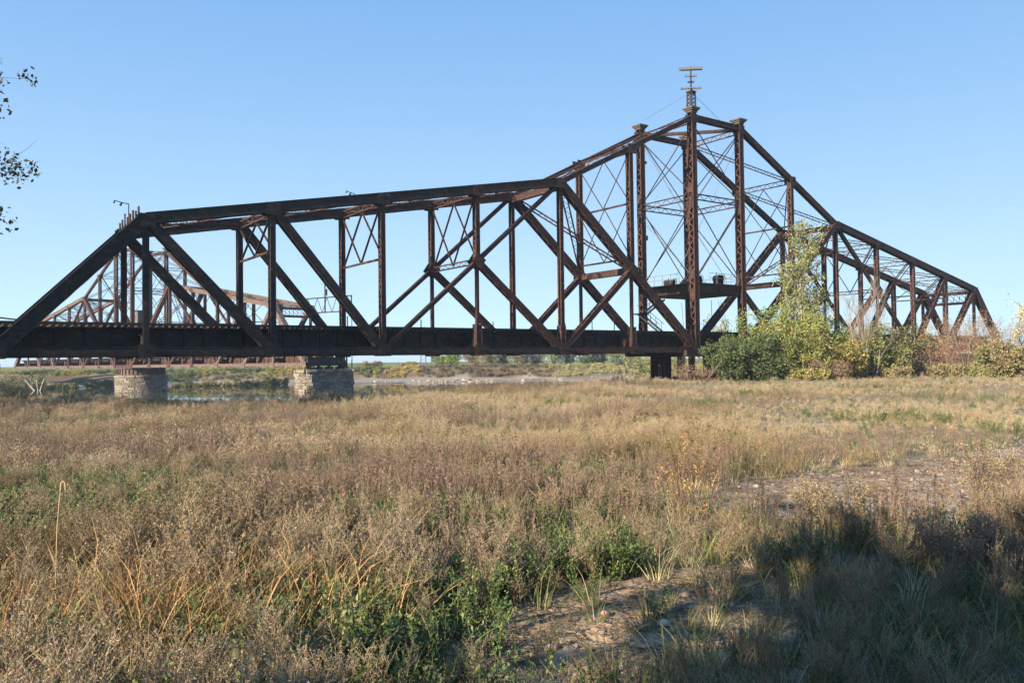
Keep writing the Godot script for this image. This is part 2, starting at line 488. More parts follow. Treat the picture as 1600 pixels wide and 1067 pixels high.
func tower_details(root: Node3D, x7: float, x8: float, w: float, h7: float, plat: float) -> void:
	var Y := Vector3.UP
	# railings round the platform
	var py := plat + 0.08
	for run in [[Vector3(x7 - 0.25, py, -w + 0.9), Vector3(x7 - 0.25, py, -2.0)], [Vector3(x7 + 2.2, py, 0.25), Vector3(x8 - 1.0, py, 0.25)], [Vector3(x8 + 0.25, py, -0.8), Vector3(x8 + 0.25, py, -w + 0.8)]]:
		var mb := MB.new()
		var a: Vector3 = run[0]; var b: Vector3 = run[1]
		for k in 5:
			var p := a.lerp(b, k / 4.0)
			mb.tube(p, p + Y * 1.15, 0.028, 0.028, 5)
		for y in [0.6, 1.13]:
			mb.tube(a + Y * y, b + Y * y, 0.026, 0.026, 5)
		part(root, "railing", mb, M.wire)
	# winch and machinery left on the platform
	for it in [[Vector3(x7 + 1.4, py, -0.9), Vector3(0.9, 0.9, 0.8)], [Vector3(x8 - 2.6, py, -1.2), Vector3(0.8, 1.2, 0.8)], [Vector3(x7 + 2.6, py, -3.4), Vector3(1.3, 0.8, 1.0)], [Vector3(x7 + 0.8, py, -4.4), Vector3(0.6, 0.7, 1.2)]]:
		var mb := MB.new()
		var c: Vector3 = it[0]; var sz: Vector3 = it[1]
		mb.abox(c + Y * sz.y * 0.3, Vector3(sz.x, sz.y * 0.6, sz.z))
		mb.tube(c + Vector3(0, sz.y * 0.62, -sz.z * 0.6), c + Vector3(0, sz.y * 0.62, sz.z * 0.6), sz.y * 0.36, sz.y * 0.36, 14)
		mb.tube(c + Vector3(0, sz.y * 0.62, sz.z * 0.6), c + Vector3(0, sz.y * 0.62, sz.z * 0.7), sz.y * 0.5, sz.y * 0.5, 14)
		mb.tube(c + Vector3(-sz.x * 0.3, sz.y * 0.5, 0), c + Vector3(-sz.x * 0.3, sz.y * 1.2, 0), 0.06, 0.06, 6)
		part(root, "winch", mb, M.tar_and_shade)
	# stair flights below the platform, on the side of the left arm
	var fx := x7 - 0.5
	var flights := [[Vector3(fx, plat - 1.5, -4.3), Vector3(fx, 4.3, -7.0)], [Vector3(fx - 0.9, 4.2, -7.0), Vector3(fx - 0.9, 1.9, -3.6)]]
	for fpair in flights:
		var a: Vector3 = fpair[0]; var b: Vector3 = fpair[1]
		var mb := MB.new()
		for e in [-0.38, 0.38]:
			mb.beam(a + Vector3(e, 0, 0), b + Vector3(e, 0, 0), Y, 0.2, 0.06)
			mb.tube(a + Vector3(e, 1.0, 0), b + Vector3(e, 1.0, 0), 0.03, 0.03, 5)
			for k in 4:
				var p := a.lerp(b, (k + 0.5) / 4.0) + Vector3(e, 0, 0)
				mb.tube(p, p + Y, 0.025, 0.025, 5)
		for k in 10:
			mb.abox(a.lerp(b, (k + 0.5) / 10.0), Vector3(0.72, 0.04, 0.24))
		part(root, "stairs", mb, M.tar_and_shade)
	var ld := MB.new()
	ld.abox(Vector3(fx - 0.4, 4.2, -7.5), Vector3(2.0, 0.1, 1.0))
	part(root, "stair_landing", ld, M.tar_and_shade)
	# slack cables hanging in the tower
	var pairs := [[Vector3(x7, h7 - 0.5, -w), Vector3(x8 - 1, plat + 1, -1.5)], [Vector3(x7, h7 - 0.8, -w), Vector3(x8 - 1.4, plat + 1, -1.2)], [Vector3(x7, h7 * 0.62, -w), Vector3(x7 + 2, plat, -0.8)], [Vector3(x7, h7 * 0.6, -w), Vector3(x7 + 3, plat, -0.8)],
		[Vector3(x8, h7 * 0.95, 0), Vector3(x7 + 1, plat + 0.6, -4)], [Vector3(x8 - 3, plat - 1.7, -0.6), Vector3(x8 - 0.6, 1.6, -1.2)], [Vector3(x8 - 3.4, plat - 1.7, -0.6), Vector3(x8 - 1.2, 1.6, -1.2)], [Vector3(x7 + 0.4, 1.8, -2), Vector3(x7 + 3.4, plat - 1.7, -5)]]
	for pr in pairs:
		var mb := MB.new()
		var a: Vector3 = pr[0]; var b: Vector3 = pr[1]
		var prev := a
		for k in 6:
			var f := (k + 1) / 6.0
			var q := a.lerp(b, f) - Y * sin(f * PI) * 0.25
			mb.tube(prev, q, 0.022, 0.022, 4)
			prev = q
		part(root, "cable", mb, M.wire)
	var hk := MB.new()
	hk.tube(Vector3(x8 - 4.4, plat - 1.7, -0.7), Vector3(x8 - 4.4, plat - 4.6, -0.7), 0.03, 0.03, 5)
	hk.tube(Vector3(x8 - 4.4, plat - 4.6, -0.7), Vector3(x8 - 4.4, plat - 4.95, -0.7), 0.12, 0.1, 8)
	part(root, "hanging_hook", hk, M.tar_and_shade)
	# signal boxes on the far post
	for yy in [[h7 * 0.52, 0.55], [h7 * 0.87, 0.3]]:
		var mb := MB.new()
		mb.abox(Vector3(x7 + 0.5, yy[0], -w + 0.2), Vector3(0.3, yy[1], 0.3))
		part(root, "junction_box", mb, M.tar_and_shade)
	# wire mast on the near left post
	var mast := MB.new()
	var mo := Vector3(x7, h7 + 1.0, 0)
	for q in 4:
		var cx := Vector3([-1, 1, 1, -1][q], 0, [-1, -1, 1, 1][q])
		var cy := Vector3([1, 1, -1, -1][q], 0, [-1, 1, 1, -1][q])
		mast.beam(mo + cx * 0.34, mo + cx * 0.3 + Y * 1.75, Vector3(1, 0, 0), 0.09, 0.09)
		for r in 4:
			mast.beam(mo + cx * 0.33 + Y * (r * 0.43), mo + cy * 0.33 + Y * ((r + 1) * 0.43), cx + cy, 0.02, 0.06)
			mast.beam(mo + cy * 0.33 + Y * (r * 0.43), mo + cx * 0.33 + Y * ((r + 1) * 0.43), cx + cy, 0.025, 0.06)
	mast.abox(mo + Y * 1.8, Vector3(0.8, 0.14, 0.8))
	mast.tube(mo, mo + Y * 4.6, 0.11, 0.07, 8)
	var mp := part(root, "wire_mast", mast, M.rust)
	for ar in [[4.35, 2.5, 0.24, M.palewood], [3.55, 1.3, 0.06, M.palewood], [2.9, 0.7, 0.06, M.tar_and_shade], [2.2, 2.2, 0.1, M.palewood]]:
		var mb := MB.new()
		var half: Vector3 = Vector3(0.7, -0.03, 0.72) * ar[1] / 2
		for o in [-0.16, 0.16]:
			var off: Vector3 = Vector3(0.72, 0, -0.7) * o
			mb.beam(mo + Y * ar[0] - half + off, mo + Y * ar[0] + half + off, Y, ar[2], 0.07)
		part(mp, "crossarm", mb, ar[3])
		var ib := MB.new()
		for k in 4:
			var p: Vector3 = mo + Y * (ar[0] + ar[2] / 2) - half * (0.9 - 0.6 * k)
			ib.tube(p, p + Y * 0.12, 0.04, 0.03, 6)
		part(mp, "insulator", ib, M.tar_and_shade)
	for b in [Vector3(x7 - 4.5, h7 - 0.3, -2.6), Vector3(x8 - 1.5, h7 - 0.2, -0.2)]:
		rod(mp, "guy_wire", mo + Y * 1.8, b, 0.02, M.wire)

func portal_details(root: Node3D, P: Callable, w: float, s: Array) -> void:
	var Y := Vector3.UP
	var a: Vector3 = P.call(1, "U", 0)
	for k in 8:
		var z := -0.5 - (w - 1.0) * k / 7.0
		var hgt: float = [0.75, 0.6, 0.8, 0.7, 0.6, 1.0, 0.7, 0.6][k]
		var mb := MB.new()
		mb.abox(a + Vector3(-0.35, 0.1 + hgt / 2, z), Vector3(0.08, hgt, 0.34 if k != 5 else 0.16))
		mb.abox(a + Vector3(-0.35, 0.1 + hgt + 0.03, z), Vector3(0.1, 0.06, 0.2))
		part(root, "upright_plate", mb, M.rust)
	var rb := MB.new()
	rb.beam(a + Vector3(-0.3, 0.32, -0.3), a + Vector3(-0.3, 0.32, -w + 0.3), Y, 0.12, 0.06)
	part(root, "walkway_rail", rb, M.tar_and_shade)
	# two davit lamp brackets
	for it in [[P.call(1, "U", 1) + Vector3(-0.35, 0.3, 3.9), 1.35], [P.call(3, "U", 1) + Vector3(1.2, 0.35, 0.1), 1.5]]:
		var mb := MB.new()
		var o: Vector3 = it[0]
		var hh: float = it[1]
		mb.tube(o - Y * 0.4, o + Y * hh, 0.045, 0.035, 6)
		var e := o + Y * hh
		var d := Vector3(-0.55, 0.02, 0.3)
		mb.tube(e, e + d * 1.0, 0.035, 0.03, 6)
		mb.tube(e + d, e + d * 1.9 + Y * 0.02, 0.03, 0.03, 6)
		mb.tube(e + d * 0.9, e + d * 1.1 - Y * 0.22, 0.05, 0.09, 8)
		mb.tube(e + d * 1.85 + Y * 0.04, e + d * 1.95 - Y * 0.16, 0.04, 0.06, 8)
		part(root, "davit", mb, M.tar_and_shade)
	# stubs of the old deck railing
	for x in [4.8, 31.0, 38.5, 41.0, 44.3, 47.0, 50.5, 53.5, 21.0, 24.2, 57.0]:
		var mb := MB.new()
		var p := Vector3(x, 1.85, -w * 0.19)
		mb.tube(p, p + Y * rng.randf_range(0.75, 1.05), 0.045, 0.045, 5)
		part(root, "railing_stub", mb, M.tar_and_shade)

# ---------------------------------------------------------------- masonry piers
func stone_mesh(k: int) -> ArrayMesh:
	var r := RandomNumberGenerator.new()
	r.seed = 900 + k
	var mb := MB.new()
	# unit block, rock-faced: outer (+z) face pushed out and uneven, edges chamfered
	var pts := []
	var e := 0.03
	var f := [Vector3(-0.5, -0.5, 0.40), Vector3(0.5, -0.5, 0.40), Vector3(0.5, 0.5, 0.40), Vector3(-0.5, 0.5, 0.40)]
	var g := []
	for p in f:
		g.append(Vector3(p.x * (1 - 2 * e) + r.randf_range(-0.02, 0.02), p.y * (1 - 3 * e) + r.randf_range(-0.03, 0.03), 0.5 + r.randf_range(-0.03, 0.03)))
	var c := Vector3(r.randf_range(-0.15, 0.15), r.randf_range(-0.15, 0.15), 0.5 + r.randf_range(0.02, 0.09))
	for i in 4:
		var j := (i + 1) % 4
		var n1 := ((g[j] - g[i]) as Vector3).cross(c - g[i]).normalized()
		mb.tri(g[i], g[j], c, n1, n1, n1)
		var n2 := ((f[j] - f[i]) as Vector3).cross(g[i] - f[i]).normalized()
		mb.quad(f[i], f[j], g[j], g[i], n2)
		var bi := Vector3(f[i].x, f[i].y, -0.5); var bj := Vector3(f[j].x, f[j].y, -0.5)
		var n3 := (bj - bi).cross(f[i] - bi).normalized()
		mb.quad(bi, bj, f[j], f[i], n3)
	return mb.mesh()

# outline: closed list of plan points (local x, z), anticlockwise seen from above
func pier(called: String, label: String, group: String, at: Vector3, turn: float, outline: PackedVector2Array, height: float, courses: int, stone_len: float) -> Node3D:
	var root := base(called, at, turn)
	tag(root, label, "bridge pier", group)
	var variants := []
	for k in 5: variants.append(stone_mesh(k))
	var core := MB.new()
	var n := outline.size()
	for i in n:
		var p := outline[i] * 0.97; var q := outline[(i + 1) % n] * 0.97
		var a := Vector3(p.x, 0, p.y); var b := Vector3(q.x, 0, q.y)
		var nn := (b - a).cross(Vector3.UP).normalized()
		core.quad(a, b, b + Vector3.UP * height, a + Vector3.UP * height, nn)
		core.tri(Vector3(0, height, 0), a + Vector3.UP * height, b + Vector3.UP * height, Vector3.UP, Vector3.UP, Vector3.UP)
	part(root, "core", core, M.mortar)
	var per := 0.0
	var cum := [0.0]
	for i in n:
		per += outline[i].distance_to(outline[(i + 1) % n])
		cum.append(per)
	var place := func(s: float) -> Array:
		s = fposmod(s, per)
		var i := 0
		while i < n - 1 and cum[i + 1] < s: i += 1
		var p := outline[i]; var q := outline[(i + 1) % n]
		var d := (q - p).normalized()
		return [p + d * (s - cum[i]), d]
	var hc := height / courses
	for c in courses:
		var off := rng.randf() * stone_len
		var cuts := [0.0]
		while cuts[-1] < per - stone_len * 0.9:
			cuts.append(cuts[-1] + stone_len * rng.randf_range(0.6, 1.45))
		var m := cuts.size() - 1
		var fit: float = per / cuts[-1]
		var top := c == courses - 1
		for k in m:
			pass
			var pl: Array = place.call(off + fit * (cuts[k] + cuts[k + 1]) / 2.0)
			var d2: Vector2 = pl[1]
			var out := Vector3(d2.y, 0, -d2.x)
			var o := MeshInstance3D.new()
			o.name = "stone"
			o.mesh = variants[(k * 3 + c * 2) % 5]
			o.material_override = M.stone[rng.randi() % 4]
			var along := Vector3(d2.x, 0, d2.y)
			var sx: float = fit * (cuts[k + 1] - cuts[k]) - 0.016
			var bump := (0.16 if top else 0.0) + rng.randf_range(-0.03, 0.03)
			o.transform = Transform3D(Basis(-along * sx, Vector3.UP * (hc - 0.016), out * 0.7), Vector3(pl[0].x, hc * (c + 0.5), pl[0].y) + out * (bump - 0.18))
			root.add_child(o, true)
	return root

# ---------------------------------------------------------------- terrain
func poly(pts: Array, x: float) -> float:
	if x <= pts[0][0]: return pts[0][1]
	for i in range(1, pts.size()):
		if x <= pts[i][0]:
			return lerpf(pts[i - 1][1], pts[i][1], (x - pts[i - 1][0]) / (pts[i][0] - pts[i - 1][0]))
	return pts[-1][1]

var near_edge := [[-400.0, -120.0], [-110.0, -84.0], [-71.0, -75.0], [-42.0, -64.0], [-28.3, -54.0], [-21.8, -49.0], [-10.5, -45.5], [-7.9, -51.0], [-2.6, -64.0], [2.9, -73.0], [13.6, -86.0], [15.5, -102.0], [27.0, -137.0], [60.0, -205.0], [200.0, -330.0], [600.0, -700.0]]
var far_edge := [[-600.0, -300.0], [-220.0, -250.0], [-140.0, -226.0], [-95.0, -232.0], [-40.0, -234.0], [0.0, -232.0], [20.0, -226.0], [80.0, -250.0], [600.0, -500.0]]

func ground_h(x: float, z: float) -> float:
	var r := sqrt(x * x + z * z)
	var field := -0.3 - 0.22 * smoothstep(8.0, 26.0, r) - 0.2 * smoothstep(40, 95, r) + noise.get_noise_2d(x * 1.6, z * 1.6) * 0.10 * clampf(r / 12.0, 0.25, 1.0) + noise2.get_noise_2d(x * 6.0, z * 6.0) * 0.025
	var q := poly(near_edge, x) - z + noise.get_noise_2d(x * 3.0, z * 3.0) * 1.5
	var near := field
	if x < 15.0 or z < -95.0:
		near = lerpf(field, -5.6, smoothstep(0.0, 11.0, q))
	var f := poly(far_edge, x) - z + noise.get_noise_2d(x * 1.2 + 90.0, z * 1.2) * 5.0
	var soft := clampf((x - 5.0) / 25.0, 0.0, 1.0)
	var left := clampf((-100.0 - x) / 20.0, 0.0, 1.0)
	var far := -5.6 + 1.45 * smoothstep(-7.0, 3.0, f)
	far += 0.25 * smoothstep(0.0, 22.0, f)
	far += 3.5 * lerpf(lerpf(smoothstep(21.0, 30.0, f), smoothstep(2.0, 34.0, f), soft), smoothstep(0.0, 16.0, f), left)
	far += noise.get_noise_2d(x * 2.0, z * 2.0) * 0.35 * smoothstep(20.0, 40.0, f)
	far += 1.9 * smoothstep(-352.0, -385.0, z) * (1.0 + 0.25 * noise.get_noise_2d(x * 0.3, 7.0)) - 3.0 * smoothstep(-392.0, -440.0, z)
	return maxf(near, far)

func ellipse(x: float, z: float, cx: float, cz: float, rx: float, rz: float, turn := 0.0) -> float:
	var dx := x - cx; var dz := z - cz
	var a := dx * cos(turn) - dz * sin(turn); var b := dx * sin(turn) + dz * cos(turn)
	return sqrt(a * a / (rx * rx) + b * b / (rz * rz))

func bare(x: float, z: float) -> float:   # 1 where the ground is open gravel
	var d := 9.0
	for e in [[0.85, -6.05, 2.3, 1.05, 0.6], [-0.24, -8.02, 1.0, 0.35, 0.2], [1.47, -6.96, 0.71, 0.41, 0.6], [6.4, -12.4, 4.6, 2.3, 0.6], [10.5, -15.5, 4.0, 2.0, 0.6], [5.07, -10.15, 0.94, 0.47, 0.5], [11.21, -17.11, 4.13, 1.18, 0.6], [4.01, -12.15, 0.94, 0.59, 0.3], [8.61, -25.96, 2.6, 0.59, 0.1], [1.89, -15.34, 1.06, 0.35, 0.4]]:
		d = minf(d, ellipse(x, z, e[0], e[1], e[2], e[3], e[4]))
	return 1.0 - smoothstep(0.65, 1.25, d + noise2.get_noise_2d(x * 14.0, z * 14.0) * 0.35)

func green(x: float, z: float) -> float:   # 1 where leafy green weeds grow
	var d := 9.0
	for e in [[-5.46, -9.77, 2.31, 0.95, 0.2], [-3.68, -8.93, 0.95, 0.47, 0.1], [0.63, -7.67, 0.79, 0.53, 0.0], [-3.36, -5.35, 0.95, 0.53, 0.0], [-1.26, -5.57, 1.05, 0.53, 0.3], [-0.32, -6.2, 0.95, 0.37, 0.3], [-3.46, -18.27, 1.58, 0.84, 0.0], [-0.95, -9.03, 1.68, 0.53, 0.1], [-8.93, -13.65, 1.68, 0.84, 0.0], [2.31, -7.35, 0.73, 0.32, 0.2], [-7.35, -11.03, 1.26, 0.63, 0.0]]:
		d = minf(d, ellipse(x, z, e[0], e[1], e[2], e[3], e[4]))
	var near := 1.0 - smoothstep(0.7, 1.2, d + noise2.get_noise_2d(x * 9.0, z * 9.0) * 0.3)
	var wide := smoothstep(0.22, 0.5, noise2.get_noise_2d(x * 2.2 + 50.0, z * 2.2)) * 0.6
	return clampf(near + wide, 0.0, 1.0)

func build_ground() -> void:
	var rings := [0.0]
	var r := 1.0
	while r < 6000.0:
		rings.append(r)
		var k := 1.035
		if r > 38 and r < 80: k = 1.014
		elif r > 205 and r < 300: k = 1.012
		elif r > 700: k = 1.15
		r *= k
	var angs := []
	var a := -64.0
	while a <= 64.0:
		angs.append(deg_to_rad(a)); a += 0.45
	a = 68.0
	while a < 296.0 - 0.1:
		angs.append(deg_to_rad(a)); a += 6.0
	angs.append(deg_to_rad(296.0))
	var na := angs.size()
	var vs := PackedVector3Array()
	var cs := PackedColorArray()
	for ri in rings.size():
		for ai in na:
			var x: float = rings[ri] * sin(angs[ai]); var z: float = -rings[ri] * cos(angs[ai])
			var h := ground_h(x, z)
			vs.append(Vector3(x, h, z))
			cs.append(ground_color(x, z, h))
	var idx := PackedInt32Array()
	for ri in rings.size() - 1:
		for ai in na - 1:
			var p := ri * na + ai
			idx.append_array([p, p + na, p + 1, p + 1, p + na, p + na + 1])
	var ns := PackedVector3Array()
	ns.resize(vs.size())
	for k in range(0, idx.size(), 3):
		var nn := (vs[idx[k + 2]] - vs[idx[k]]).cross(vs[idx[k + 1]] - vs[idx[k]])
		if nn.y < 0: nn = -nn
		for q in 3: ns[idx[k + q]] += nn
	for k in ns.size(): ns[k] = ns[k].normalized() if ns[k].length() > 1e-9 else Vector3.UP
	var idx2 := PackedInt32Array()
	for k in range(0, idx.size(), 3):
		idx2.append_array([idx[k], idx[k + 1], idx[k + 2]])
	var arr := []
	arr.resize(Mesh.ARRAY_MAX)
	arr[Mesh.ARRAY_VERTEX] = vs; arr[Mesh.ARRAY_NORMAL] = ns; arr[Mesh.ARRAY_COLOR] = cs; arr[Mesh.ARRAY_INDEX] = idx2
	var m := ArrayMesh.new()
	m.add_surface_from_arrays(Mesh.PRIMITIVE_TRIANGLES, arr)
	var o := MeshInstance3D.new()
	o.name = "ground"; o.mesh = m; o.material_override = M.ground
	add_child(o, true)
	tag(o, "flat field, river banks and levee in one sheet of ground", "ground", "", "structure")
	var wmb := MB.new()
	wmb.quad(Vector3(-700, WATER, 0), Vector3(700, WATER, 0), Vector3(700, WATER, -620), Vector3(-700, WATER, -620), Vector3.UP)
	var w := part(self, "river", wmb, M.water)
	tag(w, "slow dark river between the field and the far bank", "river", "", "structure")

func ground_color(x: float, z: float, h: float) -> Color:
	var soil := Color(0.19, 0.145, 0.10)
	var r := sqrt(x * x + z * z)
	var c := soil.lerp(Color(0.40, 0.29, 0.18).lerp(Color(0.46, 0.40, 0.32), smoothstep(7.5, 10.5, r)), bare(x, z))
	c = c.lerp(Color(0.12, 0.12, 0.05), 0.5 * green(x, z))
	if r > 30.0: c = c.lerp(Color(0.27, 0.21, 0.13), smoothstep(30.0, 60.0, r) * 0.8)
	var nz := noise.get_noise_2d(x * 4.0, z * 4.0)
	if z < -180.0 and not (x > 60.0 and z > -240.0):
		var f := poly(far_edge, x) - z
		if h < -3.4: c = Color(0.40, 0.35, 0.28).lerp(Color(0.2, 0.17, 0.12), clampf(nz * 2.0 + 0.2, 0, 1))
		elif h < -0.9: c = Color(0.13, 0.09, 0.055).lerp(Color(0.24, 0.2, 0.11), clampf((x - 5.0) / 25.0, 0.0, 1.0))
		else: c = Color(0.27, 0.24, 0.11).lerp(Color(0.2, 0.2, 0.08), clampf(nz * 2.0 + 0.5, 0, 1))
		if z < -340.0: c = Color(0.13, 0.2, 0.055).lerp(Color(0.18, 0.22, 0.075), clampf(nz + 0.4, 0, 1))
	elif h < -0.8 and x < 40.0:
		c = Color(0.11, 0.10, 0.06)
	var v := 0.85 + 0.3 * nz
	return Color(c.r * v, c.g * v, c.b * v)

# ---------------------------------------------------------------- plants
func rand_dir() -> Vector3:
	var z := rng.randf_range(-1, 1); var p := rng.randf() * TAU
	var s := sqrt(1 - z * z)
	return Vector3(s * cos(p), z, s * sin(p))

func limb(mb: MB, tips: Array, p: Vector3, d: Vector3, L: float, r: float, lev: int, o: Dictionary) -> void:
	var segs: int = o.segs[lev]
	var top: int = o.segs.size() - 1
	for s in segs:
		var q := p + d * L / segs
		var r1 := r * (0.55 if s == segs - 1 and lev == top else 1.0 - 0.75 / segs)
		mb.tube(p, q, r, r1, 6 if lev == 0 else (4 if lev == 1 else 3))
		r = r1
		if lev < top and (s > 0 or lev > 0 or segs == 1 or o.get("low", false)):
			for k in o.kids[lev]:
				if rng.randf() > 0.9: continue
				var side := rand_dir()
				side = (side - d * side.dot(d)).normalized()
				var ang: float = o.ang[lev] * rng.randf_range(0.7, 1.3)
				var kd := (d * cos(ang) + side * sin(ang)).normalized()
				var f = 1.0 - o.get("taper", 0.45) * float(s) / segs
				limb(mb, tips, p.lerp(q, rng.randf_range(0.2, 1.0)), kd, L * o.len[lev] * f * rng.randf_range(0.75, 1.25), maxf(r * 0.6, o.rmin), lev + 1, o)
		p = q
		d = (d + rand_dir() * o.get("bend", 0.2) + Vector3.UP * o.get("up", 0.06)).normalized()
	if lev >= top - 1 or top == 0:
		tips.append([p, d])

func leaf_cloud(mb: MB, tips: Array, count: int, spread: float, size: float, pal: Array, droop := 0.0) -> void:
	if tips.is_empty(): return
	for t in tips:
		var base_c: Color = pal[rng.randi() % pal.size()]
		for k in count:
			var p: Vector3 = t[0] + rand_dir() * spread * sqrt(rng.randf()) + Vector3(0, -droop * rng.randf(), 0)
			var d := rand_dir()
			var c2: Color = base_c.lerp(pal[rng.randi() % pal.size()], 0.35)
			var v := rng.randf_range(0.75, 1.25)
			mb.col = Color(c2.r * v, c2.g * v, c2.b * v)
			var s := size * rng.randf_range(0.6, 1.3)
			mb.leaf(p, d, d.cross(rand_dir()).normalized(), s, s * 0.62)

func plant(called: String, label: String, cat: String, group: String, at: Vector3, o: Dictionary) -> Node3D:
	rng.seed = hash(label) & 0xFFFFFF
	var root := base(called, Vector3(at.x, ground_h(at.x, at.z) - 0.05 if at.y == 0.0 else at.y, at.z))
	tag(root, label, cat, group)
	var mb := MB.new()
	mb.col = o.bark
	var tips := []
	for k in o.get("stems", 1):
		var a := rng.randf() * TAU
		var tilt: float = o.get("tilt", 0.1) * rng.randf_range(0.3, 1.0)
		var d := Vector3(sin(tilt) * cos(a), cos(tilt), sin(tilt) * sin(a))
		var p = Vector3(cos(a), 0, sin(a)) * o.get("foot", 0.0) * sqrt(rng.randf())
		limb(mb, tips, p, d, o.h * rng.randf_range(0.8, 1.05) * o.get("trunk", 0.75), o.r * rng.randf_range(0.7, 1.1), 0, o)
	for e in o.get("extra", []):
		limb(mb, tips, e[0], e[1], e[2], e[3], 1, o)
	if o.has("skirt"):   # leaves on low side shoots down to the grass
		for k in int(o.skirt):
			var sa := rng.randf() * TAU
			var sr: float = o.get("foot", 1.0) * rng.randf_range(0.7, 1.55)
			tips.append([Vector3(cos(sa) * sr, rng.randf_range(0.15, 0.32 * o.h), sin(sa) * sr), Vector3.UP])
	part(root, "trunk" if o.get("stems", 1) == 1 else "stems", mb, M.bark)
	if o.get("leaves", 0) > 0:
		var lb := MB.new()
		var keep := []
		for t in tips:
			if rng.randf() < o.get("keep", 1.0): keep.append(t)
		leaf_cloud(lb, keep, o.leaves, o.spread, o.size, o.pal, o.get("droop", 0.0))
		var c := part(root, "crown" if o.get("stems", 1) == 1 else "foliage", lb, M.leaf)
		c.set_meta("kind", "stuff")
	return root

func at_px(u: float, depth: float) -> Vector3:   # a bearing and a distance read off the photograph
	return Vector3((u - 800.0) / 1261.0 * depth, 0, -depth)

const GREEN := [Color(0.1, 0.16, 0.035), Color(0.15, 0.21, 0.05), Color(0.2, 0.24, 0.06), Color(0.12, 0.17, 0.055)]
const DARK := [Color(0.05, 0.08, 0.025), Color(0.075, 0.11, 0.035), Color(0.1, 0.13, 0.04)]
const YELLOW := [Color(0.34, 0.25, 0.055), Color(0.24, 0.21, 0.06), Color(0.18, 0.19, 0.06), Color(0.4, 0.25, 0.06)]
const OLIVE := [Color(0.16, 0.17, 0.06), Color(0.22, 0.2, 0.08), Color(0.12, 0.14, 0.05), Color(0.27, 0.22, 0.08)]
const SILVER := [Color(0.17, 0.21, 0.08), Color(0.22, 0.24, 0.1), Color(0.14, 0.18, 0.065), Color(0.27, 0.25, 0.1)]
const BROWN := [Color(0.2, 0.13, 0.08), Color(0.27, 0.18, 0.11), Color(0.15, 0.1, 0.06)]
const RED := [Color(0.3, 0.12, 0.07), Color(0.25, 0.1, 0.06), Color(0.33, 0.18, 0.1)]
const CREAM := [Color(0.5, 0.42, 0.22), Color(0.42, 0.37, 0.16), Color(0.35, 0.33, 0.14), Color(0.55, 0.42, 0.16)]

const MIX_A := [Color(0.16, 0.19, 0.06), Color(0.2, 0.22, 0.07), Color(0.22, 0.18, 0.08)]
const MIX_B := [Color(0.22, 0.22, 0.06), Color(0.3, 0.26, 0.07), Color(0.2, 0.2, 0.06), Color(0.24, 0.18, 0.08)]
const MIX_C := [Color(0.2, 0.19, 0.07), Color(0.25, 0.2, 0.09), Color(0.17, 0.16, 0.06), Color(0.25, 0.17, 0.1)]

func shrub_o(h: float, spread: float, pal: Array, o := {}) -> Dictionary:
	var r := {"h": h, "r": 0.06, "rmin": 0.012, "stems": 9, "foot": spread * 0.45, "tilt": 0.55, "trunk": 0.72, "segs": [4, 3, 2], "kids": [2, 2], "ang": [0.7, 0.8], "len": [0.5, 0.5], "bend": 0.22,
		"leaves": 9, "spread": 0.5, "size": 0.24, "pal": pal, "bark": Color(0.14, 0.11, 0.08), "low": true}
	r.merge(o, true)
	return r

func tree_o(h: float, pal: Array, o := {}) -> Dictionary:
	var r := {"h": h, "r": h * 0.022, "rmin": 0.015, "trunk": 0.8, "segs": [6, 4, 3], "kids": [3, 2], "ang": [0.85, 0.75], "len": [0.45, 0.5], "bend": 0.16, "tilt": 0.06,
		"leaves": 12, "spread": 0.8, "size": 0.35, "pal": pal, "bark": Color(0.2, 0.17, 0.13)}
	r.merge(o, true)
	return r

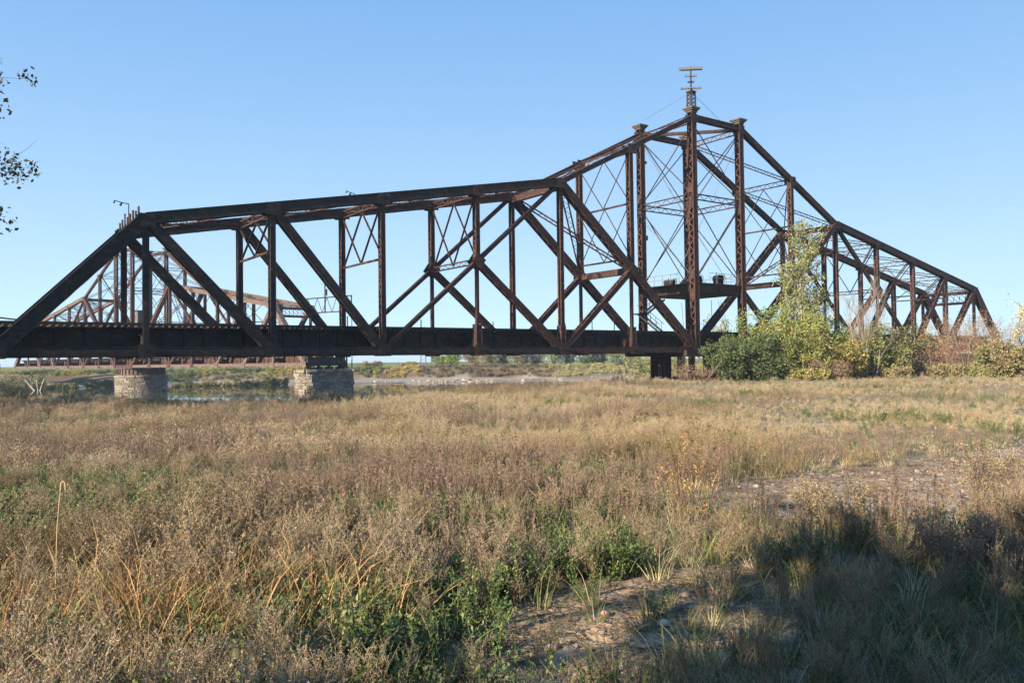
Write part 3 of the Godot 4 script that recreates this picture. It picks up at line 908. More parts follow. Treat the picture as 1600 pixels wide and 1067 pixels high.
func weed_mesh(seed_: int, kind: String) -> ArrayMesh:
	var r := RandomNumberGenerator.new()
	r.seed = seed_
	rng.seed = seed_ * 7 + 1
	var mb := MB.new()
	if kind == "dry" or kind == "fine":
		var fine := kind == "fine"
		var stems := 8 if fine else 6
		for s in stems:
			var a := r.randf() * TAU
			var lean := r.randf_range(0.03, 0.28 if fine else 0.4)
			var d := Vector3(cos(a) * lean, 1, sin(a) * lean).normalized()
			var p := Vector3(cos(a), 0, sin(a)) * r.randf_range(0.0, 0.1)
			var L := r.randf_range(0.24, 0.48)
			var tone := r.randf_range(0.7, 1.15)
			for k in 4:
				var q := p + d * L / 4
				mb.col = Color(0.33 * tone, 0.235 * tone, 0.14 * tone)
				mb.tube(p, q, 0.0035 - 0.0006 * k, 0.0029 - 0.0006 * k, 3)
				if k > 0:
					for b in (5 if fine else 4):
						var bd := (d * (1.15 if fine else 0.8) + rand_dir() * 0.8).normalized()
						var bp := p.lerp(q, r.randf())
						var bl := r.randf_range(0.07, 0.16)
						var be := bp + bd * bl
						mb.tube(bp, be, 0.0018, 0.001, 3)
						for f in (20 if fine else 12):
							var lp := bp.lerp(be, r.randf_range(0.2, 1.05))
							var t2 := r.randf_range(0.55, 1.1) if fine else r.randf_range(0.65, 1.4)
							var pick := r.randf()
							if pick < 0.62: mb.col = Color(0.46 * t2, 0.34 * t2, 0.22 * t2)
							elif pick < 0.85: mb.col = Color(0.5 * t2, 0.42 * t2, 0.24 * t2)
							else: mb.col = Color(0.23 * t2, 0.25 * t2, 0.1 * t2)
							var ld := rand_dir()
							mb.leaf(lp, ld, ld.cross(rand_dir()).normalized(), r.randf_range(0.012, 0.034) * (0.6 if fine else 1.0), r.randf_range(0.006, 0.014) * (0.34 if fine else 0.7))
				p = q
				d = (d + rand_dir() * 0.16 + Vector3(0, 0.05, 0)).normalized()
	elif kind == "green":
		for s in 6:
			var a := r.randf() * TAU
			var d := Vector3(cos(a) * 0.4, 1, sin(a) * 0.4).normalized()
			var p := Vector3(cos(a), 0, sin(a)) * r.randf_range(0.0, 0.12)
			var L := r.randf_range(0.22, 0.5)
			for k in 4:
				var q := p + d * L / 4
				mb.col = Color(0.1, 0.12, 0.04)
				mb.tube(p, q, 0.0035, 0.003, 3)
				for b in 24:
					var t2 := r.randf_range(0.6, 1.4)
					mb.col = Color(0.098 * t2, 0.155 * t2, 0.046 * t2) if r.randf() < 0.82 else Color(0.22 * t2, 0.19 * t2, 0.08 * t2)
					var ld := (rand_dir() + Vector3(0, 0.2, 0)).normalized()
					mb.leaf(p.lerp(q, r.randf()) + rand_dir() * 0.03, ld, ld.cross(Vector3.UP + rand_dir() * 0.5).normalized(), r.randf_range(0.014, 0.045), r.randf_range(0.010, 0.024))
				p = q
				d = (d + rand_dir() * 0.2).normalized()
	elif kind == "grass" or kind == "straw" or kind == "reed":
		var n := 30 if kind != "reed" else 26
		for s in n:
			var a := r.randf() * TAU
			var p := Vector3(cos(a), 0, sin(a)) * 0.09 * sqrt(r.randf()) * (2.0 if kind == "reed" else 1.0)
			var lean := r.randf_range(0.1, 0.75)
			var d := Vector3(cos(a) * lean, 1, sin(a) * lean).normalized()
			var L := r.randf_range(0.12, 0.36) if kind != "reed" else r.randf_range(0.3, 0.78)
			var w := 0.0032 if kind != "reed" else 0.0055
			var t2 := r.randf_range(0.7, 1.3)
			var dry := r.randf()
			if kind == "grass": mb.col = Color(0.13 * t2, 0.18 * t2, 0.055 * t2) if dry < 0.6 else Color(0.36 * t2, 0.31 * t2, 0.15 * t2)
			elif kind == "straw": mb.col = Color(0.57 * t2, 0.475 * t2, 0.305 * t2) if dry < 0.75 else Color(0.2 * t2, 0.2 * t2, 0.08 * t2)
			else: mb.col = Color(0.46 * t2, 0.27 * t2, 0.115 * t2) if dry < 0.7 else Color(0.18 * t2, 0.19 * t2, 0.06 * t2)
			var side := d.cross(rand_dir()).normalized()
			var segs := 4
			for k in segs:
				var q := p + d * L / segs
				var w0 := w * (1.0 - 0.22 * k); var w1 := w * (1.0 - 0.22 * (k + 1))
				var nn := side.cross(d).normalized()
				mb.quad(p - side * w0, p + side * w0, q + side * w1, q - side * w1, nn)
				p = q
				d = (d + Vector3(cos(a), 0, sin(a)) * 0.14 * k + Vector3(0, -0.16 * k * r.randf(), 0) + rand_dir() * 0.06).normalized()
	elif kind == "spire":
		for s in 7:
			var a := r.randf() * TAU
			var d := Vector3(cos(a) * 0.12, 1, sin(a) * 0.12).normalized()
			var p := Vector3(cos(a), 0, sin(a)) * r.randf_range(0.0, 0.14)
			var L := r.randf_range(0.32, 0.6)
			var tone := r.randf_range(0.7, 1.2)
			for k in 4:
				var q := p + d * L / 4
				mb.col = Color(0.25 * tone, 0.18 * tone, 0.125 * tone)
				mb.tube(p, q, 0.0032 - 0.0005 * k, 0.0027 - 0.0005 * k, 3)
				if k > 0:
					for f in 34:
						var t2 := r.randf_range(0.6, 1.2) * tone
						mb.col = Color(0.29 * t2, 0.205 * t2, 0.145 * t2)
						var ld := (rand_dir() + d * 0.9).normalized()
						mb.leaf(p.lerp(q, r.randf()), ld, ld.cross(rand_dir()).normalized(), r.randf_range(0.012, 0.03), r.randf_range(0.004, 0.007))
				p = q
				d = (d + rand_dir() * 0.1).normalized()
	elif kind == "litter":
		for k in 5:
			var t2 := r.randf_range(0.6, 1.2)
			mb.col = Color(0.34 * t2, 0.25 * t2, 0.15 * t2) if r.randf() < 0.6 else Color(0.17 * t2, 0.11 * t2, 0.075 * t2)
			var p := Vector3(r.randf_range(-0.1, 0.1), 0.012, r.randf_range(-0.1, 0.1))
			var a := r.randf() * TAU
			for q in 3:
				var e := p + Vector3(cos(a), r.randf_range(-0.1, 0.12), sin(a)) * r.randf_range(0.02, 0.06)
				mb.tube(p, e, 0.0026, 0.0022, 4)
				p = e
				a += r.randf_range(-0.5, 0.5)
			for q in 2:
				var ld := (rand_dir() * Vector3(1, 0.25, 1)).normalized()
				mb.leaf(Vector3(r.randf_range(-0.12, 0.12), 0.012, r.randf_range(-0.12, 0.12)), ld, ld.cross(Vector3.UP).normalized(), r.randf_range(0.02, 0.05), r.randf_range(0.01, 0.02))
	elif kind == "pebble":
		mb.col = Color(0.4, 0.34, 0.27)
		var pts := []
		for k in 10:
			pts.append(rand_dir() * Vector3(0.5, 0.32, 0.4) * r.randf_range(0.85, 1.1))
		for k in 5:
			var t0: float = TAU * k / 5; var t1: float = TAU * (k + 1) / 5
			var j0 := 1.0 + 0.2 * sin(k * 2.3 + seed_); var j1 := 1.0 + 0.2 * sin((k + 1) % 5 * 2.3 + seed_)
			var A := Vector3(cos(t0) * 0.5 * j0, 0, sin(t0) * 0.4 * j0); var B := Vector3(cos(t1) * 0.5 * j1, 0, sin(t1) * 0.4 * j1)
			var T := Vector3(0.05, 0.32, 0.03)
			for pr in [[A, B, T]]:
				var nn: Vector3 = ((pr[2] - pr[0]) as Vector3).cross(pr[1] - pr[0]).normalized()
				if nn.y < 0: nn = -nn
				mb.tri(pr[0], pr[2], pr[1], nn, nn, nn)
				mb.tri(pr[0], pr[1], Vector3(0, -0.3, 0), -nn, -nn, -nn)
	return mb.mesh()

func scatter(par: Node3D, called: String, mesh: Mesh, mat: Material, spots: Array) -> void:
	if spots.is_empty(): return
	var mm := MultiMesh.new()
	mm.transform_format = MultiMesh.TRANSFORM_3D
	mm.use_colors = true
	mm.mesh = mesh
	mm.instance_count = spots.size()
	for i in spots.size():
		mm.set_instance_transform(i, spots[i][0])
		mm.set_instance_color(i, spots[i][1])
	var o := MultiMeshInstance3D.new()
	o.name = called
	o.multimesh = mm
	o.material_override = mat
	o.set_meta("kind", "stuff")
	par.add_child(o, true)

func spot(x: float, z: float, s: float, tone: Color, lean := 0.15, hs := 1.0) -> Array:
	var b := Basis(Vector3.UP, rng.randf() * TAU)
	b = Basis(Vector3(rng.randf_range(-1, 1), 0, rng.randf_range(-1, 1)).normalized(), rng.randf() * lean) * b
	b = b.scaled_local(Vector3(s, s * hs, s))
	return [Transform3D(b, Vector3(x, ground_h(x, z) - 0.01, z)), tone]

func build_field() -> void:
	var kinds := {"spire": 3, "fine": 5, "dry": 4, "green": 2, "grass": 3, "straw": 2, "reed": 2, "litter": 3, "pebble": 3}
	var meshes := {}
	var spots := {}
	for k in kinds:
		meshes[k] = []
		spots[k] = []
		for q in kinds[k]:
			meshes[k].append(weed_mesh(hash(k) % 1000 + q * 17, k))
			spots[k].append([])
	rng.seed = 4242
	var put := func(kind: String, x: float, z: float, s: float, tone: Color, lean := 0.15, hs := 1.0) -> void:
		if kind == "dry" and z > -17.0 and x * x + z * z < 260.0: kind = "fine"
		var l: Array = spots[kind][rng.randi() % int(kinds[kind])]
		l.append(spot(x, z, s, tone, lean, hs))
	# [from, to, tries per square metre]
	for band in [[1.6, 7.0, 70.0], [7.0, 14.0, 46.0], [14.0, 30.0, 26.0], [30.0, 60.0, 13.0], [60.0, 135.0, 5.5]]:
		var half := deg_to_rad(62.0 if band[0] > 5.0 else 80.0)
		var area: float = half * (band[1] * band[1] - band[0] * band[0])
		var count := int(area * band[2])
		var big := 1.0 + smoothstep(14.0, 90.0, band[0]) * 0.35
		for i in count:
			var r := sqrt(rng.randf_range(band[0] * band[0], band[1] * band[1]))
			var a := rng.randf_range(-half, half)
			var x := r * sin(a); var z := -r * cos(a)
			var edge := poly(near_edge, x)
			if (x < 15.0 or z < -95.0) and z < edge - 4.0: continue
			if z < edge - 1.0 and z < -95.0: continue
			var g := bare(x, z)
			if rng.randf() < g * (0.8 if r < 8.5 else 0.94): continue
			var stunted := 1.0 - 0.65 * smoothstep(0.05, 0.5, g)
			var gr := green(x, z)
			var t := 0.72 + 0.28 * rng.randf()
			var patch := noise.get_noise_2d(x * 5.0 + 20.0, z * 5.0)
			var tall := 1.0 + 0.75 * noise2.get_noise_2d(x * 2.2, z * 2.2)
			tall *= lerpf(1.0, 0.6, smoothstep(-0.1, 0.4, noise.get_noise_2d(x * 2.5 + 300.0, z * 2.5)))
			# the right of the field, beyond the gravel, is short straw-coloured grass
			var short := smoothstep(1.0, 9.0, x + 0.12 * (z + 10.0)) * smoothstep(9.0, 16.0, r)
			tall *= (1.0 - 0.45 * short) * stunted
			var pinkish := Color(t, t * (0.97 + 0.06 * patch), t * (0.96 + 0.25 * patch))
			var olive := Color(t * (0.8 - 0.5 * patch), t, t * 0.85)
			var roll := rng.randf()
			if rng.randf() < gr:
				if roll < 0.52: put.call("green", x, z, rng.randf_range(0.65, 1.15) * big * (0.8 if r > 14 else 1.0), Color(t, t, t * 0.9))
				elif roll < 0.8: put.call("grass", x, z, rng.randf_range(0.8, 1.3) * big, Color(t, t, t))
				else: put.call("dry", x, z, rng.randf_range(0.7, 1.1) * big, Color(t, t, t))
				continue
			if ellipse(x, z, -2.55, -5.9, 1.7, 0.95) < 0.8 + 0.5 * noise2.get_noise_2d(x * 12.0, z * 12.0) and rng.randf() < 0.72:
				if roll < 0.5: put.call("reed", x, z, rng.randf_range(0.6, 1.1), Color(t, t, t), 0.4)
				elif roll < 0.7: put.call("straw", x, z, rng.randf_range(0.7, 1.2), pinkish, 0.3)
				elif roll < 0.82: put.call("green", x, z, rng.randf_range(0.5, 0.8), Color(t, t, t))
				continue
			if r < 6.4 and x > -0.9: tall *= 0.6
			if x < -11.0 and z < edge + 5.0 and rng.randf() < 0.75:
				put.call("grass", x, z, rng.randf_range(0.8, 1.2) * big, Color(t, t, t * 0.9), 0.3)
				continue
			var grassy := 0.0
			if r < 10.0: grassy = smoothstep(0.3, 1.6, x + 0.35 * (z + 6.4)) * smoothstep(10.0, 6.0, r)
			var spiky := noise2.get_noise_2d(x * 1.1 + 400.0, z * 1.1) + 0.3 * noise2.get_noise_2d(x * 6.0, z * 6.0 + 90.0)
			var lush := smoothstep(-0.05, 0.35, noise2.get_noise_2d(x * 1.3 - 70.0, z * 1.3))
			if rng.randf() < grassy:
				if roll < 0.5: put.call("grass", x, z, rng.randf_range(0.7, 1.25), Color(t, t, t * 0.95), 0.35)
				elif roll < 0.68: put.call("straw", x, z, rng.randf_range(0.6, 1.1), Color(t * 0.95, t * 0.95, t * 0.9), 0.4)
				elif roll < 0.8: put.call("dry", x, z, rng.randf_range(0.5, 0.9), Color(t * 0.95, t * 0.9, t * 0.9), 0.2)
				elif roll < 0.86: put.call("green", x, z, rng.randf_range(0.4, 0.7), Color(t, t, t))
			elif spiky > 0.12 and roll < 0.30:
				put.call("spire", x, z, rng.randf_range(0.8, 1.25) * big * tall, Color(t, t, t), 0.15)
			elif roll < 0.36 - 0.2 * short:
				var dk := 0.72 if patch < -0.12 else 1.0
				put.call("dry", x, z, rng.randf_range(0.75, 1.2) * big * tall, Color(pinkish.r * dk, pinkish.g * dk, pinkish.b * dk), 0.2)
			elif roll < 0.60:
				put.call("straw", x, z, rng.randf_range(0.7, 1.2) * big * tall, pinkish, 0.25)
			elif roll < 0.60 + 0.22 * (0.45 + lush):
				put.call("grass", x, z, rng.randf_range(0.8, 1.25) * big * tall, olive, 0.25)
			elif roll < 0.60 + 0.22 * (0.45 + lush) + 0.06 and r < 60.0:
				put.call("green", x, z, rng.randf_range(0.6, 1.0) * tall * big, Color(t, t, t * 0.9))
			elif roll < 0.985:
				put.call("straw", x, z, rng.randf_range(0.5, 0.8) * big * tall, pinkish, 0.4)
	# tall dry leafy grass on the left, in loose clumps
	for cl in [[-2.95, -5.35, 0.3, 16], [-2.45, -5.5, 0.35, 18], [-1.85, -5.7, 0.4, 24], [-3.5, -5.7, 0.3, 8], [-2.2, -6.4, 0.45, 14], [-1.4, -6.2, 0.3, 8], [-2.9, -4.7, 0.25, 8], [-4.4, -6.4, 0.4, 8], [-2.0, -5.0, 0.3, 10]]:
		for k in cl[3]:
			var t := rng.randf_range(0.75, 1.0)
			put.call("reed", cl[0] + rng.randfn(0, cl[2]), cl[1] + rng.randfn(0, cl[2]), rng.randf_range(0.65, 1.1), Color(t, t, t), 0.45)
	# dead stems and straw lying on the open ground
	for i in 16000:
		var x := rng.randf_range(-1.8, 13.0); var z := -rng.randf_range(4.2, 17.0)
		if rng.randf() > bare(x, z) * 1.2: continue
		var t := rng.randf_range(0.4, 1.0)
		put.call("litter", x, z, rng.randf_range(0.5, 1.3), Color(t, t * 0.95, t * 0.9), 0.12)
	# crumbs of dry earth
	for i in 16000:
		var x := rng.randf_range(-1.8, 9.0); var z := -rng.randf_range(4.2, 14.0)
		if rng.randf() > bare(x, z): continue
		var t := rng.randf_range(0.5, 1.0)
		put.call("pebble", x, z, rng.randf_range(0.02, 0.06) * (1.6 if rng.randf() < 0.06 else 1.0), Color(t, t * 0.83, t * 0.66), 0.6, rng.randf_range(0.4, 0.8))
	# stones on the bare gravel
	for i in 26000:
		var x := rng.randf_range(-1.8, 16.0); var z := -rng.randf_range(3.9, 19.0)
		if rng.randf() > bare(x, z): continue
		var s := 0.008 + 0.02 * pow(rng.randf(), 3.0) + (0.03 if rng.randf() < 0.012 else 0.0)
		if z < -8.0: s *= 1.6
		var t := rng.randf_range(0.55, 1.0)
		put.call("pebble", x, z, s * 2.0, Color(t, t * 0.97, t * 0.93), 0.5)
	var names := {"spire": ["spike_weeds", "upright reddish brown seed spikes standing among the dead weeds"], "dry": ["dry_weeds", "dead brown bushy weeds covering the open field out to the bridge"], "fine": ["dry_weeds", "fine-stemmed dead brown weeds close to the viewer"], "green": ["leafy_weeds", "low leafy green weeds in patches among the dead ones"], "grass": ["meadow_grass", "fine green grass thickest along the near shaded edge"],
		"straw": ["straw_grass", "pale straw grass between the dead weeds"], "reed": ["tall_dry_grass", "tall orange dry grass blades at the left of the field"], "litter": ["dead_stems", "broken dead stems and straw lying on the bare patches"], "pebble": ["gravel", "small grey stones on the bare patches of the field"]}
	for k in kinds:
		var root := base(names[k][0], Vector3.ZERO)
		tag(root, names[k][1], "gravel" if k == "pebble" else "litter" if k == "litter" else "grass" if k in ["grass", "straw", "reed"] else "weeds", "", "stuff")
		for q in kinds[k]:
			scatter(root, "clumps" if k != "pebble" else "stones", meshes[k][q], M.weed if k != "pebble" else M.pebble, spots[k][q])

func bank_growth() -> void:
	# leafy lumps of weed and brush along the far cut bank: too many to count
	rng.seed = 77
	var mb := MB.new()
	var tips := []
	for k in 16:
		tips.append([rand_dir() * Vector3(0.75, 0.5, 0.75) + Vector3(0, 0.5, 0), Vector3.UP])
	leaf_cloud(mb, tips, 11, 0.35, 0.3, [Color(0.5, 0.5, 0.5), Color(0.7, 0.7, 0.7), Color(0.9, 0.9, 0.9)])
	var m := mb.mesh()
	var list := []
	for k in 3400:
		var x := rng.randf_range(-190, 95)
		var f := rng.randf_range(14, 34)
		var z := poly(far_edge, x) - f
		var h := ground_h(x, z)
		if h < -3.5: continue
		var c: Color
		var q := noise.get_noise_2d(x * 2.0, z * 2.0)
		if x < -30.0:
			c = Color(0.3, 0.34, 0.1).lerp(Color(0.55, 0.42, 0.12), clampf(q * 2.5 + 0.35, 0, 1))
			if q < -0.18: c = Color(0.16, 0.2, 0.07)
		elif x < 12.0: c = Color(0.26, 0.18, 0.1).lerp(Color(0.17, 0.13, 0.07), rng.randf())
		else: c = Color(0.5, 0.44, 0.2).lerp(Color(0.38, 0.38, 0.16), rng.randf())
		var s := rng.randf_range(0.45, 1.15) * (0.85 if x < -30 else 0.9)
		list.append(spot(x, z, s, c))
	var root := base("bank_brush", Vector3.ZERO)
	tag(root, "low brown and yellowish brush along the cut bank across the river", "brush", "", "stuff")
	scatter(root, "clumps", m, M.leaf, list)
	# rubble and driftwood at the far waterline
	var pm := weed_mesh(71, "pebble")
	var rocks := []
	for k in 420:
		var x := rng.randf_range(-60, 50)
		var z := poly(far_edge, x) - rng.randf_range(-1.0, 12.0)
		if rng.randf() > 0.35 + noise.get_noise_2d(x * 4.0, 3.0) * 1.4: continue
		var t := rng.randf_range(0.35, 1.0)
		rocks.append(spot(x, z, rng.randf_range(0.4, 1.7), Color(t, t * 0.96, t * 0.9), 0.5))
	var rr := base("bank_rubble", Vector3.ZERO)
	tag(rr, "broken stone rubble strewn along the far waterline", "rubble", "", "stuff")
	scatter(rr, "stones", pm, M.pebble, rocks)

# ---------------------------------------------------------------- what grows where
func grow_near_bridge() -> void:
	var grp := "shrubs at the foot of the long bridge"
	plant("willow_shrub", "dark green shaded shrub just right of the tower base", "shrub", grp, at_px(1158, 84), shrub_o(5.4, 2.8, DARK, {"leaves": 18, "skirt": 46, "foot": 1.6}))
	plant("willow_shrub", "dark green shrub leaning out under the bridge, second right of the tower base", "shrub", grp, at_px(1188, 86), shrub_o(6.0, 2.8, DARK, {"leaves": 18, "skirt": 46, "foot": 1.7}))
	plant("willow_shrub", "tall mid green shrub between the dark shrubs and the slender pale tree", "shrub", grp, at_px(1215, 89), shrub_o(8.9, 3.0, GREEN, {"leaves": 17, "skirt": 46, "foot": 1.7, "tilt": 0.45}))
	plant("yellowing_shrub", "bright yellow and green shrub in front of the slender pale tree", "shrub", grp, at_px(1243, 86), shrub_o(7.9, 2.9, [YELLOW[0], YELLOW[1], GREEN[2], GREEN[1], YELLOW[2]], {"leaves": 17, "skirt": 46, "foot": 1.7, "tilt": 0.45}))
	plant("willow_shrub", "rounded green shrub right behind the slender pale tree's foot", "shrub", grp, at_px(1288, 93), shrub_o(8.4, 3.0, GREEN, {"leaves": 17, "skirt": 46, "foot": 1.8}))
	plant("yellowing_shrub", "orange-yellow low shrub between the pale tree and the bare white stems", "shrub", grp, at_px(1310, 87), shrub_o(4.8, 2.5, [YELLOW[0], YELLOW[3], GREEN[2]], {"leaves": 10, "skirt": 46, "foot": 1.5}))
	plant("willow_shrub", "green and gold shrub left of the bare white stems", "shrub", grp, at_px(1340, 91), shrub_o(6.5, 2.6, [GREEN[1], GREEN[2], YELLOW[1]], {"leaves": 17, "skirt": 46, "foot": 1.6}))
	plant("dry_shrub", "low dark brown dead shrub at the edge of the field below the gold shrubs", "shrub", grp, at_px(1305, 82), shrub_o(2.4, 2.8, BROWN, {"leaves": 9, "foot": 1.9, "tilt": 0.9, "size": 0.15}))
	plant("olive_shrub", "olive shrub under the middle of the right arm, right of the bare white stems", "shrub", grp, at_px(1398, 95), shrub_o(6.7, 2.9, OLIVE, {"leaves": 17, "skirt": 46, "foot": 1.9}))
	plant("olive_shrub", "yellowish olive shrub between the bare white stems and the reddish shrub", "shrub", grp, at_px(1432, 97), shrub_o(6.0, 2.8, [OLIVE[0], OLIVE[1], YELLOW[2]], {"leaves": 17, "skirt": 46, "foot": 1.9}))
	plant("olive_shrub", "small green shrub at the foot of the bare white stems", "shrub", grp, at_px(1372, 90), shrub_o(4.3, 2.3, [GREEN[2], OLIVE[1]], {"leaves": 10, "skirt": 46, "foot": 1.6}))
	plant("red_shrub", "thinly leaved red shrub left of the large bare twiggy shrub", "shrub", grp, at_px(1452, 93), shrub_o(6.2, 2.5, RED, {"leaves": 5, "keep": 0.7, "size": 0.17, "foot": 1.4, "bark": Color(0.24, 0.16, 0.12)}))
	plant("bare_shrub", "large bare twiggy shrub in front of the far end post", "shrub", grp, at_px(1510, 93), {"h": 8.5, "r": 0.07, "rmin": 0.011, "stems": 15, "foot": 1.6, "tilt": 0.75, "trunk": 0.72, "segs": [5, 4, 3, 2], "kids": [2, 2, 1], "ang": [0.55, 0.6, 0.7], "len": [0.5, 0.5, 0.5], "bend": 0.16,
		"leaves": 2, "keep": 0.35, "spread": 0.4, "size": 0.16, "pal": [RED[2], BROWN[1], OLIVE[3]], "bark": Color(0.3, 0.22, 0.16), "low": true})
	plant("bare_tree", "thin dead tree of bare whitish stems among the olive shrubs", "tree", "", at_px(1357, 88), {"h": 11.0, "r": 0.075, "rmin": 0.012, "stems": 6, "foot": 0.8, "tilt": 0.22, "trunk": 0.85, "segs": [6, 5, 4, 2], "kids": [2, 2, 1], "ang": [0.45, 0.5, 0.6], "len": [0.33, 0.5, 0.5], "bend": 0.14, "bark": Color(0.3, 0.25, 0.2)})
	plant("slender_tree", "tall slender pale-barked tree rising above the shrubs beside the right arm", "tree", "", at_px(1251, 91), {"h": 19.5, "r": 0.26, "rmin": 0.016, "trunk": 0.84, "segs": [11, 4, 2], "kids": [4, 2], "ang": [0.55, 0.6], "len": [0.27, 0.5], "taper": 0.35, "bend": 0.05, "up": 0.1, "tilt": 0.03, "low": false,
		"leaves": 22, "keep": 0.95, "spread": 0.5, "size": 0.25, "pal": SILVER, "bark": Color(0.3, 0.265, 0.21)})
	plant("slender_tree", "shorter leaning pale stem just left of the tall slender tree", "tree", "", at_px(1236, 92), {"h": 15.0, "r": 0.18, "rmin": 0.016, "trunk": 0.84, "segs": [9, 4, 2], "kids": [3, 2], "ang": [0.55, 0.6], "len": [0.26, 0.5], "taper": 0.35, "bend": 0.06, "up": 0.1, "tilt": 0.06, "low": false,
		"leaves": 20, "keep": 0.95, "spread": 0.5, "size": 0.25, "pal": SILVER, "bark": Color(0.28, 0.245, 0.2)})
	plant("slender_tree", "short leafy pale stem just right of the tall slender tree", "tree", "", at_px(1278, 92), {"h": 12.5, "r": 0.15, "rmin": 0.016, "trunk": 0.84, "segs": [8, 4, 2], "kids": [3, 2], "ang": [0.6, 0.6], "len": [0.24, 0.5], "taper": 0.35, "bend": 0.06, "up": 0.1, "tilt": 0.1, "low": false,
		"leaves": 9, "keep": 0.85, "spread": 0.42, "size": 0.2, "pal": [SILVER[0], SILVER[2], GREEN[2]], "bark": Color(0.4, 0.34, 0.27)})
	plant("cream_tree", "pale cream-leaved tree at the right edge of the view", "tree", "", at_px(1612, 84), tree_o(10.0, CREAM, {"leaves": 8, "spread": 0.6, "size": 0.22, "keep": 0.75, "low": true}))
	plant("cream_tree", "smaller yellow-leaved tree behind the cream one", "tree", "", at_px(1598, 99), tree_o(9.0, CREAM, {"leaves": 7, "spread": 0.6, "size": 0.22, "keep": 0.7, "low": true}))
	plant("grey_shrub", "grey twiggy shrub between the far end post and the cream tree", "shrub", grp, at_px(1578, 104), shrub_o(7.0, 2.5, [Color(0.14, 0.11, 0.09), Color(0.2, 0.15, 0.12)], {"leaves": 4, "keep": 0.6, "size": 0.18}))
	plant("olive_shrub", "olive and brown shrub under the cream tree at the right edge", "shrub", grp, at_px(1590, 84), shrub_o(4.3, 2.5, [OLIVE[0], OLIVE[1], BROWN[1]], {"leaves": 17, "skirt": 46, "foot": 1.8}))
	plant("olive_shrub", "low green shrub left of the cream tree, in front of the bridge end", "shrub", grp, at_px(1556, 86), shrub_o(3.8, 2.3, OLIVE, {"leaves": 10, "skirt": 46, "foot": 1.8}))
	var lows := [[1258, 81, 1.5, "low yellow-green shrub directly below the slender pale tree", MIX_B], [1400, 88, 1.2, "low grassy shrub below the olive shrub", MIX_C], [1480, 86, 1.6, "low brownish shrub at the left foot of the bare twiggy shrub", MIX_C], [1520, 85, 1.1, "low green shrub at the right foot of the bare twiggy shrub", MIX_A]]
	for l in lows:
		plant("low_shrub", l[3], "shrub", "low shrubs along the far edge of the field", at_px(l[0], l[1]), shrub_o(l[2], 2.0, l[4], {"leaves": 9, "foot": 1.7, "tilt": 0.8}))
	plant("dry_shrub", "tangled bare brown shrub under the deck at the tower base", "shrub", grp, at_px(1075, 84), shrub_o(2.3, 2.0, BROWN, {"leaves": 4, "foot": 1.3, "tilt": 0.8, "size": 0.14}))
	# a fallen trunk leaning from the tower base
	var lb := MB.new()
	lb.col = Color(0.1, 0.075, 0.055)
	var a := at_px(1103, 80); a.y = ground_h(a.x, a.z) + 0.1
	var b := at_px(1128, 82); b.y = 1.5
	lb.tube(a, a.lerp(b, 0.55) + Vector3(0, -0.1, 0), 0.14, 0.11, 7)
	lb.tube(a.lerp(b, 0.55) + Vector3(0, -0.1, 0), b, 0.11, 0.06, 7)
	tag(part(self, "leaning_log", lb, M.bark), "dark log leaning out of the shrubs at the tower base", "log")

